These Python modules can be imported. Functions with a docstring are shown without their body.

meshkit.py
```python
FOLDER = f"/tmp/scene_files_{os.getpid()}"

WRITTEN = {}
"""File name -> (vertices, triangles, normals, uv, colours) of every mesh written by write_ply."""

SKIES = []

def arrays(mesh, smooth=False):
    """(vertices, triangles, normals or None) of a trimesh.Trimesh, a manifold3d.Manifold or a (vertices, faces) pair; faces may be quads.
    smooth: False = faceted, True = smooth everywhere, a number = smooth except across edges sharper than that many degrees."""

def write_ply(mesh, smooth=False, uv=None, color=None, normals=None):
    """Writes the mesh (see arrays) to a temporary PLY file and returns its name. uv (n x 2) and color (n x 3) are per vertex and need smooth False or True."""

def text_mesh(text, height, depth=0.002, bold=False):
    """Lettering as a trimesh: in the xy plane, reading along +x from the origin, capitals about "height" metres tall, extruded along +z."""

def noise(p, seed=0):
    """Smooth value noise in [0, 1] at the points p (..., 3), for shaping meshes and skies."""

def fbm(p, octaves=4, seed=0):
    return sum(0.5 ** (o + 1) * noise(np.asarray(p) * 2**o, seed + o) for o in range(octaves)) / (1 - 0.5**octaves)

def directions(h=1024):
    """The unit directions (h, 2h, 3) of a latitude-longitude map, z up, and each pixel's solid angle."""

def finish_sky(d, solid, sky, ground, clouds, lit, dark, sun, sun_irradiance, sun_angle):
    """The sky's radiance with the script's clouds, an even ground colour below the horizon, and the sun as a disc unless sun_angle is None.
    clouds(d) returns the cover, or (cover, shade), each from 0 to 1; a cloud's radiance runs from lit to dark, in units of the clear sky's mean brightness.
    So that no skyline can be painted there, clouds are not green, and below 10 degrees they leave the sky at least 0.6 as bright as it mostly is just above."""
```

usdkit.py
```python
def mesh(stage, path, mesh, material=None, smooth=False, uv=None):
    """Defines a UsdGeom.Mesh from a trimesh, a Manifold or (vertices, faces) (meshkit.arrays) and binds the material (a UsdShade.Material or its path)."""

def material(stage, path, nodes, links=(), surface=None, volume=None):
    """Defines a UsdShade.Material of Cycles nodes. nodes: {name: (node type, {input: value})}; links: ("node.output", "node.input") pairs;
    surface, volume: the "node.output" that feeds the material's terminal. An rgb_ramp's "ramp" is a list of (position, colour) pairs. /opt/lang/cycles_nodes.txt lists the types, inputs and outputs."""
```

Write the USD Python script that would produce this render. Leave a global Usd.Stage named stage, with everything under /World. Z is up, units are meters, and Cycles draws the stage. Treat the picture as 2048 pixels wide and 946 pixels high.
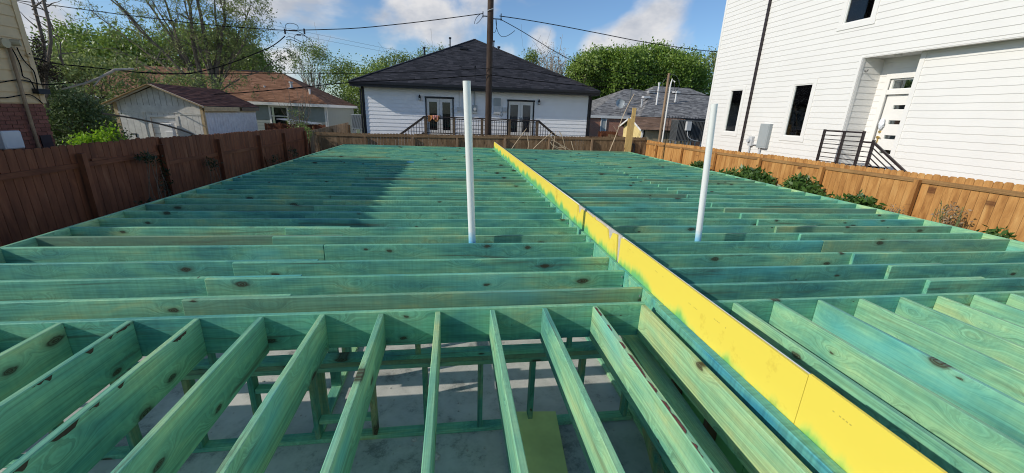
import math, random
import numpy as np, trimesh
import shapely
from shapely.geometry import Polygon, box as sbox
from pxr import Usd, UsdGeom, UsdLux, UsdShade, Gf, Sdf, Vt
import usdkit, meshkit

stage = Usd.Stage.CreateInMemory()
UsdGeom.Xform.Define(stage, '/World')
UsdGeom.Scope.Define(stage, '/World/Looks')
rng = np.random.default_rng(7)
random.seed(7)
# ---------------------------------------------------------------- camera, sky, sun
# world: z = 0 is the top of the floor framing, y runs away from the camera, x to the right
EYE = np.array([0.0, 0.0, 1.4153])
PITCH, ROLL, YAW = math.radians(17.217), math.radians(2.265), math.radians(8.709)
FOCAL, EXPOSURE = 13.906, 0.0
SUN_TO = np.array([-1.0, -0.25, 0.59]); SUN_TO /= np.linalg.norm(SUN_TO)
SUN_I, SKY_S = 0.95, 0.12
cy, sy, cp, sp, cr, sr = math.cos(YAW), math.sin(YAW), math.cos(PITCH), math.sin(PITCH), math.cos(ROLL), math.sin(ROLL)
fwd = np.array([sy * cp, cy * cp, -sp]); rt = np.array([cy, -sy, 0.0]); up0 = np.cross(rt, fwd)
right, up = rt * cr + up0 * sr, -rt * sr + up0 * cr
cam = UsdGeom.Camera.Define(stage, '/World/camera')
cam.AddTransformOp().Set(Gf.Matrix4d(*right, 0, *up, 0, *(-fwd), 0, *EYE, 1))
cam.CreateHorizontalApertureAttr(36.0); cam.CreateFocalLengthAttr(FOCAL)
cam.CreateClippingRangeAttr(Gf.Vec2f(0.05, 5000)); cam.CreateExposureAttr(EXPOSURE)

sun = UsdLux.DistantLight.Define(stage, '/World/sun')
z_ax = SUN_TO; x_ax = np.cross([0, 0, 1.0], z_ax); x_ax /= np.linalg.norm(x_ax); y_ax = np.cross(z_ax, x_ax)
sun.AddTransformOp().Set(Gf.Matrix4d(*x_ax, 0, *y_ax, 0, *z_ax, 0, 0, 0, 60, 1))
sun.CreateIntensityAttr(SUN_I); sun.CreateAngleAttr(0.5); sun.CreateNormalizeAttr(True)
sun.CreateColorAttr(Gf.Vec3f(1.0, 0.94, 0.84))

def sky_nodes():
    el, rot = math.asin(SUN_TO[2]), math.atan2(SUN_TO[0], SUN_TO[1])
    N = {'tc': ('texture_coordinate', {}),
         'sky': ('sky_texture', {'sky_type': 'single_scattering', 'sun_disc': False, 'sun_elevation': el, 'sun_rotation': rot,
                                 'altitude': 50.0, 'air_density': 1.0, 'aerosol_density': 0.35, 'ozone_density': 2.2}),
         'map': ('mapping', {'scale': (1.0, 1.0, 1.7), 'location': (0.37, 0.11, 0.05)}),
         'big': ('noise_texture', {'scale': 3.1, 'detail': 7.0, 'roughness': 0.53, 'distortion': 0.25}),
         'det': ('noise_texture', {'scale': 9.0, 'detail': 6.0, 'roughness': 0.6}),
         'sep': ('separate_xyz', {}),
         'el': ('map_range', {'from_min': 0.0, 'from_max': 0.5, 'to_min': 0.035, 'to_max': -0.05, 'clamp': True}),
         'sum': ('math', {'math_type': 'add'}),
         'cov': ('map_range', {'from_min': 0.56, 'from_max': 0.70, 'to_min': 0.0, 'to_max': 0.93, 'clamp': True, 'range_type': 'smoothstep'}),
         'shade': ('rgb_ramp', {'ramp': [(0.35, CLOUD_DARK), (0.62, CLOUD_LIT)]}),
         'hs': ('mix', {'mix_type': 'multiply', 'fac': 1.0, 'color2': (0.80, 0.96, 1.12)}), 'mix': ('mix', {}), 'bg': ('background_shader', {'strength': SKY_S})}
    L = [('tc.generated', 'map.vector'), ('map.vector', 'big.vector'), ('map.vector', 'det.vector'), ('tc.generated', 'sep.vector'), ('sep.z', 'el.value'),
         ('det.fac', 'shade.fac'), ('sky.color', 'hs.color1'), ('hs.color', 'mix.color1'), ('shade.color', 'mix.color2'), ('mix.color', 'bg.color')]
    prev = 'big.fac'
    N['add0'] = ('math', {'math_type': 'add'}); L += [(prev, 'add0.value1'), ('el.result', 'add0.value2')]; prev = 'add0.value'
    for i, (d, w, a) in enumerate(CLOUDS):
        d = np.array(d, float); d /= np.linalg.norm(d)
        N[f'dot{i}'] = ('vector_math', {'math_type': 'dot_product', 'vector2': tuple(d)})
        N[f'mr{i}'] = ('map_range', {'from_min': math.cos(w), 'from_max': 1.0, 'to_min': 0.0, 'to_max': a, 'clamp': True, 'range_type': 'smoothstep'})
        N[f'ad{i}'] = ('math', {'math_type': 'add'})
        L += [('tc.generated', f'dot{i}.vector1'), (f'dot{i}.value', f'mr{i}.value'), (prev, f'ad{i}.value1'), (f'mr{i}.result', f'ad{i}.value2')]
        prev = f'ad{i}.value'
    L += [(prev, 'cov.value'), ('cov.result', 'mix.fac')]
    return N, L
CLOUD_LIT, CLOUD_DARK = (6.6, 6.5, 6.5), (4.0, 4.25, 4.8)
# (direction, angular radius, weight): cumulus seen over the roofs, and others round the rest of the sky
CLOUDS = [((-0.02, 1, 0.26), 0.15, 0.15), ((-0.10, 1, 0.20), 0.10, 0.12), ((-0.38, 1, 0.15), 0.15, 0.13), ((0.21, 1, 0.165), 0.045, 0.10), ((-0.42, 1, 0.24), 0.09, 0.13), ((-0.95, 1, 0.3), 0.2, 0.10), ((0.49, 1, 0.20), 0.10, 0.105), ((0.37, 1, 0.165), 0.085, 0.11), ((0.72, 1, 0.2), 0.05, 0.13), ((0.3, 1, 0.17), 0.05, 0.09),
          ((-1, 0.3, 0.35), 0.3, 0.12), ((-0.8, -0.8, 0.5), 0.3, 0.12), ((0.2, -1, 0.3), 0.3, 0.14), ((1, -0.4, 0.4), 0.3, 0.12), ((0.1, 0.2, 1), 0.25, 0.08)]
sn, sl = sky_nodes()
sky_mat = usdkit.material(stage, '/World/Looks/sky_air', sn, sl, surface='bg.background')
dome = UsdLux.DomeLight.Define(stage, '/World/sky')
UsdShade.MaterialBindingAPI.Apply(dome.GetPrim()).Bind(sky_mat)
dome.GetPrim().SetCustomDataByKey('kind', 'structure')
dome.GetPrim().SetCustomDataByKey('label', 'blue afternoon sky with scattered white cumulus clouds above the roofs')
dome.GetPrim().SetCustomDataByKey('category', 'sky')

# ---------------------------------------------------------------- helpers
_used, _kids = {}, {}
def numbered(parent, name):
    k = (parent, name); n = _used.get(k, 0); _used[k] = n + 1
    return name if n == 0 else f'{name}_{n:03d}'
def tag(p, label=None, cat=None, group=None, kind=None):
    p = p.GetPrim() if hasattr(p, 'GetPrim') else p
    for k, v in (('label', label), ('category', cat), ('group', group), ('kind', kind)):
        if v: p.SetCustomDataByKey(k, v)
    return p
def thing(name, label, cat, group=None, kind=None):
    x = UsdGeom.Xform.Define(stage, '/World/' + numbered('/World', name))
    tag(x, label, cat, group, kind)
    return str(x.GetPath())
def arr(m):
    if isinstance(m, (tuple, list)) and len(m) == 2 and not hasattr(m[0], 'vertices'):
        v, f = np.asarray(m[0], float), np.asarray(m[1], int)
        if f.shape[1] == 4: f = np.vstack([f[:, [0, 1, 2]], f[:, [0, 2, 3]]])
        return v, f
    return np.array(m.vertices), np.array(m.faces)
def join(ms):
    vs, fs, n = [], [], 0
    for m in ms:
        v, f = arr(m); vs.append(v); fs.append(f + n); n += len(v)
    return np.vstack(vs), np.vstack(fs)
def obj(name, m, material, parent='/World', smooth=False, label=None, kind=None, tint=None, cat=None, group=None):
    path = parent + '/' + numbered(parent, name)
    if isinstance(m, list): m = join(m)
    p = usdkit.mesh(stage, path, m if not isinstance(m, tuple) else arr(m), material, smooth)
    if tint is not None:
        UsdGeom.PrimvarsAPI(p).CreatePrimvar('tint', Sdf.ValueTypeNames.FloatArray, 'vertex').Set(Vt.FloatArray.FromNumpy(np.asarray(tint, np.float32)))
    tag(p, label, cat, group, kind)
    return path
BOXF = np.array([[0, 2, 3, 1], [4, 5, 7, 6], [0, 1, 5, 4], [2, 6, 7, 3], [0, 4, 6, 2], [1, 3, 7, 5]])
def bx(x0, x1, y0, y1, z0, z1):
    v = np.array([[x, y, z] for z in (z0, z1) for y in (y0, y1) for x in (x0, x1)], float)
    return arr((v, BOXF))
def cbx(x0, x1, y0, y1, z0, z1, c=0.004):
    """a box with eased edges"""
    pts = []
    for x, sx in ((x0, 1), (x1, -1)):
        for y, sy_ in ((y0, 1), (y1, -1)):
            for z, sz in ((z0, 1), (z1, -1)):
                pts += [(x + sx * c, y + sy_ * c, z), (x + sx * c, y, z + sz * c), (x, y + sy_ * c, z + sz * c)]
    h = trimesh.convex.convex_hull(np.array(pts))
    return np.array(h.vertices), np.array(h.faces)
def bar(p0, p1, w, h, upv=(0, 0, 1)):
    """a w x h stick from p0 to p1"""
    p0, p1 = np.asarray(p0, float), np.asarray(p1, float); d = p1 - p0; L = np.linalg.norm(d); d /= L
    s = np.cross(d, upv); s = s / np.linalg.norm(s) if np.linalg.norm(s) > 1e-6 else np.array([1.0, 0, 0]); t = np.cross(s, d)
    v, f = bx(-w / 2, w / 2, 0, L, -h / 2, h / 2)
    return p0 + v[:, :1] * s + v[:, 1:2] * d + v[:, 2:] * t, f
def tube(pts, r, sides=6, cap=True):
    p = np.asarray(pts, float); n = len(p); r = np.broadcast_to(r, (n,))
    t = np.gradient(p, axis=0); t /= np.linalg.norm(t, axis=1, keepdims=True) + 1e-12
    ref = np.array([0, 0, 1.0]) if abs(t[:, 2]).mean() < 0.8 else np.array([1.0, 0, 0])
    a = np.cross(t, ref); a /= np.linalg.norm(a, axis=1, keepdims=True) + 1e-12; b = np.cross(t, a)
    ang = np.arange(sides) * 2 * np.pi / sides
    v = (p[:, None] + r[:, None, None] * (np.cos(ang)[None, :, None] * a[:, None] + np.sin(ang)[None, :, None] * b[:, None])).reshape(-1, 3)
    i, j = np.meshgrid(np.arange(n - 1), np.arange(sides), indexing='ij')
    q = np.stack([i * sides + j, i * sides + (j + 1) % sides, (i + 1) * sides + (j + 1) % sides, (i + 1) * sides + j], -1).reshape(-1, 4)
    f = np.vstack([q[:, [0, 2, 1]], q[:, [0, 3, 2]]])
    if cap:
        v = np.vstack([v, p[0], p[-1]]); k = np.arange(sides); m = n * sides
        f = np.vstack([f, np.stack([np.full(sides, m), k, (k + 1) % sides], 1), np.stack([np.full(sides, m + 1), (n - 1) * sides + (k + 1) % sides, (n - 1) * sides + k], 1)])
    return v, f
def curl(pts, n=30):
    from scipy.interpolate import CubicSpline
    p = np.asarray(pts, float); s = np.r_[0, np.cumsum(np.linalg.norm(np.diff(p, axis=0), axis=1))]
    return CubicSpline(s, p)(np.linspace(0, s[-1], n))
def spline(pts, n=24):
    from scipy.interpolate import PchipInterpolator
    p = np.asarray(pts, float); s = np.r_[0, np.cumsum(np.linalg.norm(np.diff(p, axis=0), axis=1))]
    return np.stack([PchipInterpolator(s, p[:, k])(np.linspace(0, s[-1], n)) for k in range(3)], 1)
class Frame:
    """a vertical (or sloping) plane: u along, w up, n out"""
    def __init__(s, o, u, n, w=(0, 0, 1)):
        s.o, s.u, s.n, s.w = (np.asarray(k, float) for k in (o, u, n, w)); s.flip = np.dot(np.cross(s.u, s.w), s.n) < 0
    def at(s, v):
        v = np.asarray(v, float); return s.o + v[:, :1] * s.u + v[:, 1:2] * s.w + v[:, 2:] * s.n
    def mesh(s, v, f):
        f = np.asarray(f); return s.at(v), (f[:, ::-1] if s.flip else f)
    def box(s, a0, a1, b0, b1, c0, c1):
        v, f = bx(a0, a1, b0, b1, c0, c1); return s.mesh(v, f)
    def prism(s, poly, c0, c1, off=None):
        m = trimesh.creation.extrude_polygon(poly, 1.0, engine='earcut'); v = np.array(m.vertices)
        top = v[:, 2] > 0.5
        v[:, 2] = np.where(top, c1, c0) if off is None else np.where(top, off(v[:, 1]), c0)
        return s.mesh(v, np.array(m.faces))
    def tube(s, pts, r, sides=8): return tube(s.at(np.asarray(pts, float)), r, sides)
def polys(g):
    return [p for p in getattr(g, 'geoms', [g]) if p.geom_type == 'Polygon' and p.area > 1e-4]
def lap_siding(parent, fr, poly, e, material, name='siding_board', tb=0.015, tt=0.003, z_from=None, gap=0.0):
    a0, b0, a1, b1 = poly.bounds; z = b0 if z_from is None else z_from
    while z < b1:
        for p in polys(poly.intersection(sbox(a0 - 1, z, a1 + 1, z + e))):
            obj(name, fr.prism(p, 0.0, 0, off=lambda b, z=z: tb - (tb - tt) * np.clip((b - z) / e, 0, 1)), material, parent)
        z += e
def holes(poly, *rects):
    for r in rects: poly = poly.difference(sbox(*r))
    return poly
def shingle_plane(parent, pts, material, e=0.145, tab=0.33, th=0.012, seed=0, name='shingle'):
    """a roof slope (planar polygon, first edge along the eave) laid with courses of shingle tabs, joined into one part"""
    r = np.random.default_rng(seed); p = np.asarray(pts, float)
    u = p[1] - p[0]; u /= np.linalg.norm(u); n = np.cross(u, p[2] - p[0]); n /= np.linalg.norm(n)
    if n[2] < 0: n = -n
    w = np.cross(n, u)
    if np.dot(w, p[2] - p[0]) < 0: w = -w
    fr = Frame(p[0], u, n, w); q = np.stack([(p - p[0]) @ u, (p - p[0]) @ w], 1); poly = Polygon(q)
    if not poly.is_valid: poly = poly.buffer(0)
    vs, fs, ts, k = [], [], [], 0
    a0, b0, a1, b1 = poly.bounds; z = b0
    while z < b1:
        strip = poly.intersection(sbox(a0 - 1, z, a1 + 1, z + e))
        for g in polys(strip):
            g0, _, g1, _ = g.bounds; x = g0 - r.uniform(0, tab)
            while x < g1:
                wd = tab * r.uniform(0.75, 1.25)
                for h in polys(g.intersection(sbox(x, z - 0.1, x + wd - 0.006, z + e + 0.1))):
                    t = th * r.uniform(0.7, 1.5)
                    v, f = fr.prism(h, -0.01, 0, off=lambda b: t - (t - 0.001) * np.clip((b - z) / e, 0, 1))
                    vs.append(v); fs.append(f + k); ts.append(np.full(len(v), r.uniform())); k += len(v)
                x += wd
        z += e
    obj('roof_deck', fr.prism(poly, -.035, -.0105), m_dark, parent)
    return obj(name, (np.vstack(vs), np.vstack(fs)), material, parent, kind='stuff', tint=np.concatenate(ts))

# ---------------------------------------------------------------- materials
def M(name, nodes, links, surface='p.BSDF'):
    return usdkit.material(stage, '/World/Looks/' + name, nodes, links, surface=surface)
def plain(name, col, rough=0.6, metal=0.0, var=0.12, scale=6.0, bump=0.0, spec=0.4):
    c = np.array(col)
    N = {'tc': ('texture_coordinate', {}), 'n': ('noise_texture', {'scale': scale, 'detail': 6.0, 'roughness': 0.65}),
         'r': ('rgb_ramp', {'ramp': [(0.3, tuple(c * (1 - var))), (0.7, tuple(np.minimum(c * (1 + var), 0.95)))]}),
         'p': ('principled_bsdf', {'roughness': rough, 'metallic': metal, 'specular_ior_level': spec})}
    L = [('tc.object', 'n.vector'), ('n.fac', 'r.fac'), ('r.color', 'p.base_color')]
    if bump:
        N['b'] = ('bump', {'strength': bump, 'distance': 0.01}); L += [('n.fac', 'b.height'), ('b.normal', 'p.normal')]
    return M(name, N, L)
def wood(name, axis, ramp, knots=True, knot_col=(0.045, 0.028, 0.014), grain=0.40, tone_scale=1.0, saw=0.11, rough=0.62, knot_freq=(2.1, 4.6), stained=False, knot_r=1.0):
    """stained or raw lumber: blotchy tone, grain along the board, saw marks across it, knots, each board its own"""
    al, ac, ot = {'x': ('x', 'z', 'y'), 'y': ('y', 'z', 'x'), 'z': ('z', 'x', 'y')}[axis]
    N = {'tc': ('texture_coordinate', {}), 's': ('separate_xyz', {}), 'oi': ('object_info', {}),
         'ra': ('math', {'math_type': 'multiply', 'value2': 61.7}), 'rb': ('math', {'math_type': 'multiply', 'value2': 23.3}),
         'aa': ('math', {'math_type': 'add'}), 'bb': ('math', {'math_type': 'add'}),
         'cc': ('math', {'math_type': 'multiply', 'value2': 5.1}), 'v': ('combine_xyz', {}),
         'tone_m': ('mapping', {'scale': (0.9 * tone_scale, 2.4 * tone_scale, 1.0)}), 'tone': ('noise_texture', {'scale': 1.0, 'detail': 5.0, 'roughness': 0.6, 'distortion': 0.6}),
         'fine_m': ('mapping', {'scale': (3.0, 9.0, 2.0)}), 'fine': ('noise_texture', {'scale': 1.0, 'detail': 4.0, 'roughness': 0.6}),
         'ts': ('math', {'math_type': 'multiply_add', 'value2': 0.40, 'value3': -0.20}), 'tsum': ('math', {'math_type': 'add'}),
         'br': ('math', {'math_type': 'multiply_add', 'value2': 0.13, 'value3': -0.065}), 'tsum2': ('math', {'math_type': 'add'}),
         'ramp': ('rgb_ramp', {'ramp': ramp}),
         'gr_m': ('mapping', {'scale': (1.1, 48.0, 30.0)}), 'gr': ('noise_texture', {'scale': 1.0, 'detail': 5.0, 'roughness': 0.6, 'distortion': 1.2}),
         'grr': ('rgb_ramp', {'ramp': [(0.3, (1 - grain,) * 3), (0.62, (1.0,) * 3)]}),
         'sw_m': ('mapping', {'scale': (48.0, 1.6, 2.0)}), 'sw': ('noise_texture', {'scale': 1.0, 'detail': 2.0}),
         'swr': ('rgb_ramp', {'ramp': [(0.35, (1 - saw,) * 3), (0.6, (1.0,) * 3)]}),
         'm1': ('mix', {'mix_type': 'multiply', 'fac': 1.0}), 'm2': ('mix', {'mix_type': 'multiply', 'fac': 1.0}),
         'b': ('bump', {'strength': 0.25, 'distance': 0.004}), 'p': ('principled_bsdf', {'roughness': rough, 'specular_ior_level': 0.3})}
    L = [('tc.object', 's.vector'), ('oi.random', 'ra.value1'), ('oi.random', 'rb.value1'), (f's.{al}', 'aa.value1'), ('ra.value', 'aa.value2'),
         (f's.{ac}', 'bb.value1'), ('rb.value', 'bb.value2'), (f's.{ot}', 'cc.value1'), ('aa.value', 'v.x'), ('bb.value', 'v.y'), ('cc.value', 'v.z'),
         ('v.vector', 'tone_m.vector'), ('tone_m.vector', 'tone.vector'), ('v.vector', 'fine_m.vector'), ('fine_m.vector', 'fine.vector'),
         ('fine.fac', 'ts.value1'), ('tone.fac', 'tsum.value1'), ('ts.value', 'tsum.value2'), ('oi.random', 'br.value1'), ('tsum.value', 'tsum2.value1'), ('br.value', 'tsum2.value2'), ('tsum2.value', 'ramp.fac'),
         ('v.vector', 'gr_m.vector'), ('gr_m.vector', 'gr.vector'), ('gr.fac', 'grr.fac'), ('v.vector', 'sw_m.vector'), ('sw_m.vector', 'sw.vector'), ('sw.fac', 'swr.fac'),
         ('ramp.color', 'm1.color1'), ('grr.color', 'm1.color2'), ('m1.color', 'm2.color1'), ('swr.color', 'm2.color2'), ('gr.fac', 'b.height'), ('b.normal', 'p.normal')]
    last = 'm2.color'
    if stained:
        N.update({'st_m': ('mapping', {'scale': (0.7, 16.0, 6.0), 'location': (3.1, 7.7, 1.3)}), 'st': ('noise_texture', {'scale': 1.0, 'detail': 4.0, 'roughness': 0.55, 'distortion': 0.4}), 'str': ('rgb_ramp', {'ramp': [(0.0, (0, 0, 0)), (0.60, (0, 0, 0)), (0.72, (0.62,) * 3), (1.0, (0.8,) * 3)]}),
                  'sp_m': ('mapping', {'scale': (0.42, 1.1, 0.7), 'location': (9.1, 2.2, 5.3)}), 'sp': ('noise_texture', {'scale': 1.0, 'detail': 4.0, 'roughness': 0.55}), 'spr': ('rgb_ramp', {'ramp': [(0.0, (0, 0, 0)), (0.585, (0, 0, 0)), (0.70, (0.55,) * 3), (1.0, (0.65,) * 3)]}), 'spm': ('mix', {'color2': (0.10, 0.50, 0.50)}),
                  'sm': ('mix', {'color2': (0.085, 0.075, 0.04)}), 'bo': ('map_range', {'from_min': 0.80, 'from_max': 0.97, 'to_min': 0.0, 'to_max': 0.6, 'clamp': True}), 'bm': ('mix', {'color2': (0.13, 0.14, 0.09)})})
        L += [('v.vector', 'st_m.vector'), ('st_m.vector', 'st.vector'), ('st.fac', 'str.fac'), ('v.vector', 'sp_m.vector'), ('sp_m.vector', 'sp.vector'), ('sp.fac', 'spr.fac'), ('spr.color', 'spm.fac'), (last, 'spm.color1'), ('str.color', 'sm.fac'), ('spm.color', 'sm.color1'), ('oi.random', 'bo.value'), ('bo.result', 'bm.fac'), ('sm.color', 'bm.color1')]
        last = 'bm.color'
    if knots:
        N.update({'kn_m': ('mapping', {'scale': (knot_freq[0], knot_freq[1], 0.0)}), 'warp': ('noise_texture', {'scale': 7.0, 'detail': 3.0}), 'wadd': ('mix', {'mix_type': 'linear_light', 'fac': 0.05}),
                  'kb': ('map_range', {'from_min': 0.0, 'from_max': 0.42, 'to_min': 0.11, 'to_max': 0.0, 'clamp': True, 'range_type': 'smoothstep'}), 'kbv': ('combine_xyz', {}), 'gadd': ('vector_math', {'math_type': 'add'}), 'kn': ('voronoi_texture', {'dimensions': '2D', 'scale': 1.0, 'randomness': 1.0}), 'ksep': ('separate_color', {}),
                  'krad': ('map_range', {'from_min': 0.42, 'from_max': 1.0, 'to_min': 0.0, 'to_max': 0.26 * knot_r, 'clamp': True}),
                  'kd': ('math', {'math_type': 'divide'}), 'kmx': ('math', {'math_type': 'maximum', 'value2': 0.0001}),
                  'kr': ('rgb_ramp', {'ramp': [(0.0, (0.7,) * 3), (0.16, (1, 1, 1)), (0.24, (0.72,) * 3), (0.34, (0.95,) * 3), (0.44, (0.62,) * 3), (0.54, (0.30,) * 3), (1.0, (0, 0, 0))]}), 'km': ('mix', {'color2': knot_col})})
        L += [('v.vector', 'kn_m.vector'), ('kn_m.vector', 'warp.vector'), ('kn_m.vector', 'wadd.color1'), ('warp.color', 'wadd.color2'), ('wadd.color', 'kn.vector'),
              ('kn.color', 'ksep.color'), ('ksep.r', 'krad.value'), ('krad.result', 'kmx.value1'), ('kn.distance', 'kd.value1'), ('kmx.value', 'kd.value2'), ('kd.value', 'kr.fac'), ('kr.color', 'km.fac'), (last, 'km.color1'), ('kn.distance', 'kb.value'), ('kb.result', 'kbv.y'), ('v.vector', 'gadd.vector1'), ('kbv.vector', 'gadd.vector2')]
        L = [x for x in L if x != ('v.vector', 'gr_m.vector')] + [('gadd.vector', 'gr_m.vector')]
        last = 'km.color'
    L.append((last, 'p.base_color'))
    return M(name, N, L)
TEAL = [(0.20, (0.054, 0.242, 0.226)), (0.36, (0.108, 0.372, 0.288)), (0.50, (0.181, 0.509, 0.322)), (0.61, (0.268, 0.581, 0.333)), (0.73, (0.421, 0.614, 0.282)), (0.88, (0.542, 0.493, 0.203))]
TEAL_Y = [(0.20, (0.068, 0.252, 0.226)), (0.34, (0.134, 0.395, 0.277)), (0.48, (0.235, 0.526, 0.311)), (0.59, (0.341, 0.614, 0.328)), (0.75, (0.528, 0.658, 0.294)), (0.95, (0.648, 0.537, 0.215))]
BLUE = [(0.25, (0.03, 0.22, 0.36)), (0.38, (0.06, 0.33, 0.43)), (0.50, (0.12, 0.42, 0.39)), (0.64, (0.16, 0.46, 0.32)), (0.8, (0.30, 0.52, 0.26))]
m_jx = wood('green_stained_lumber_across', 'x', TEAL, stained=True)
m_jy = wood('green_stained_lumber_along', 'y', TEAL_Y, saw=0.06, knot_r=1.25, stained=True)
m_jz = wood('green_stained_studs', 'z', [(0.2, (0.03, 0.17, 0.15)), (0.45, (0.08, 0.30, 0.21)), (0.58, (0.24, 0.34, 0.17)), (0.75, (0.45, 0.36, 0.16))])
m_blue = wood('blue_stained_lumber', 'y', BLUE, saw=0.25, knots=False)
m_rawz = wood('raw_pine_upright', 'z', [(0.3, (0.62, 0.40, 0.14)), (0.6, (0.72, 0.49, 0.19)), (0.8, (0.74, 0.55, 0.26))], knot_col=(0.2, 0.09, 0.03), saw=0.03, grain=0.2)
m_rawx = wood('raw_pine_across', 'x', [(0.3, (0.45, 0.29, 0.13)), (0.6, (0.55, 0.37, 0.18))], saw=0.03, grain=0.2)
CEDAR = [(0.22, (0.24, 0.10, 0.028)), (0.40, (0.43, 0.20, 0.058)), (0.55, (0.55, 0.275, 0.085)), (0.72, (0.62, 0.345, 0.12)), (0.85, (0.56, 0.36, 0.17))]
m_cedar = wood('golden_cedar_picket', 'z', CEDAR, knot_col=(0.12, 0.045, 0.015), saw=0.02, grain=0.28, tone_scale=1.0, knot_freq=(1.6, 7.0))
m_cedar_x = wood('golden_cedar_rail', 'y', [(0.3, (0.27, 0.14, 0.05)), (0.6, (0.38, 0.21, 0.08)), (0.8, (0.42, 0.25, 0.1))], knots=False)
GREYB = [(0.22, (0.10, 0.06, 0.033)), (0.42, (0.19, 0.12, 0.062)), (0.58, (0.27, 0.175, 0.095)), (0.75, (0.34, 0.23, 0.135))]
m_wfence = wood('weathered_brown_picket', 'z', GREYB, knot_col=(0.06, 0.03, 0.015), saw=0.02, grain=0.35, knot_freq=(1.6, 7.0))
m_wfence_x = wood('weathered_brown_rail', 'x', [(0.3, (0.2, 0.13, 0.07)), (0.7, (0.33, 0.22, 0.12))], knots=False)
REDB = [(0.22, (0.088, 0.029, 0.014)), (0.42, (0.144, 0.048, 0.022)), (0.6, (0.200, 0.070, 0.032)), (0.78, (0.240, 0.104, 0.054))]
m_rfence = wood('red_brown_stained_picket', 'z', REDB, knots=False, saw=0.02, grain=0.3, tone_scale=1.4)
m_rfence_y = wood('red_brown_stained_rail', 'y', REDB, knots=False, saw=0.02)
m_pole = wood('creosote_pole', 'z', [(0.25, (0.028, 0.017, 0.012)), (0.55, (0.06, 0.036, 0.024)), (0.8, (0.11, 0.07, 0.05))], knots=False, grain=0.55, rough=0.75)
m_oldpost_shade = wood('weathered_post_and_groove_shade', 'z', [(0.3, (0.22, 0.14, 0.08)), (0.7, (0.38, 0.26, 0.16))], knots=False)  # also backs the shed planks, its darker tone painting shade into the grooves
m_bamboo = plain('dry_cane', (0.52, 0.40, 0.26), 0.6, var=0.2)
m_white = plain('white_fibre_cement', (0.73, 0.71, 0.665), 0.5, var=0.025, scale=1.3)
m_white2 = plain('white_house_paint', (0.86, 0.86, 0.865), 0.5, var=0.04, scale=1.6)
m_trimw = plain('white_trim_paint', (0.75, 0.73, 0.685), 0.45, var=0.02)
m_soffit = plain('white_soffit', (0.72, 0.71, 0.68), 0.6, var=0.03)
m_black = plain('black_paint', (0.012, 0.012, 0.016), 0.4, var=0.2)
m_bronze = plain('dark_bronze_metal', (0.028, 0.02, 0.02), 0.38, var=0.2)
m_beige = plain('beige_siding', (0.57, 0.41, 0.235), 0.6, var=0.10, scale=2.0)
m_shedw = plain('weathered_white_plywood', (0.66, 0.63, 0.56), 0.8, var=0.16, scale=5.0)
m_shedw2 = plain('pale_grey_plywood', (0.56, 0.56, 0.57), 0.8, var=0.13, scale=5.0)
m_grn = plain('grey_green_siding', (0.26, 0.29, 0.27), 0.6, var=0.06)
m_rawold = plain('sun_bleached_lumber', (0.46, 0.34, 0.19), 0.8, var=0.2, scale=8)
m_tan = plain('tan_painted_siding', (0.40, 0.33, 0.21), 0.7, var=0.1)
m_yel = plain('pale_yellow_siding', (0.70, 0.55, 0.24), 0.7, var=0.12, scale=3.0)
m_grey = plain('grey_enclosure_paint', (0.34, 0.37, 0.37), 0.45, var=0.04)
m_lgrey = plain('light_grey_metal', (0.52, 0.53, 0.53), 0.4, var=0.06)
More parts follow.
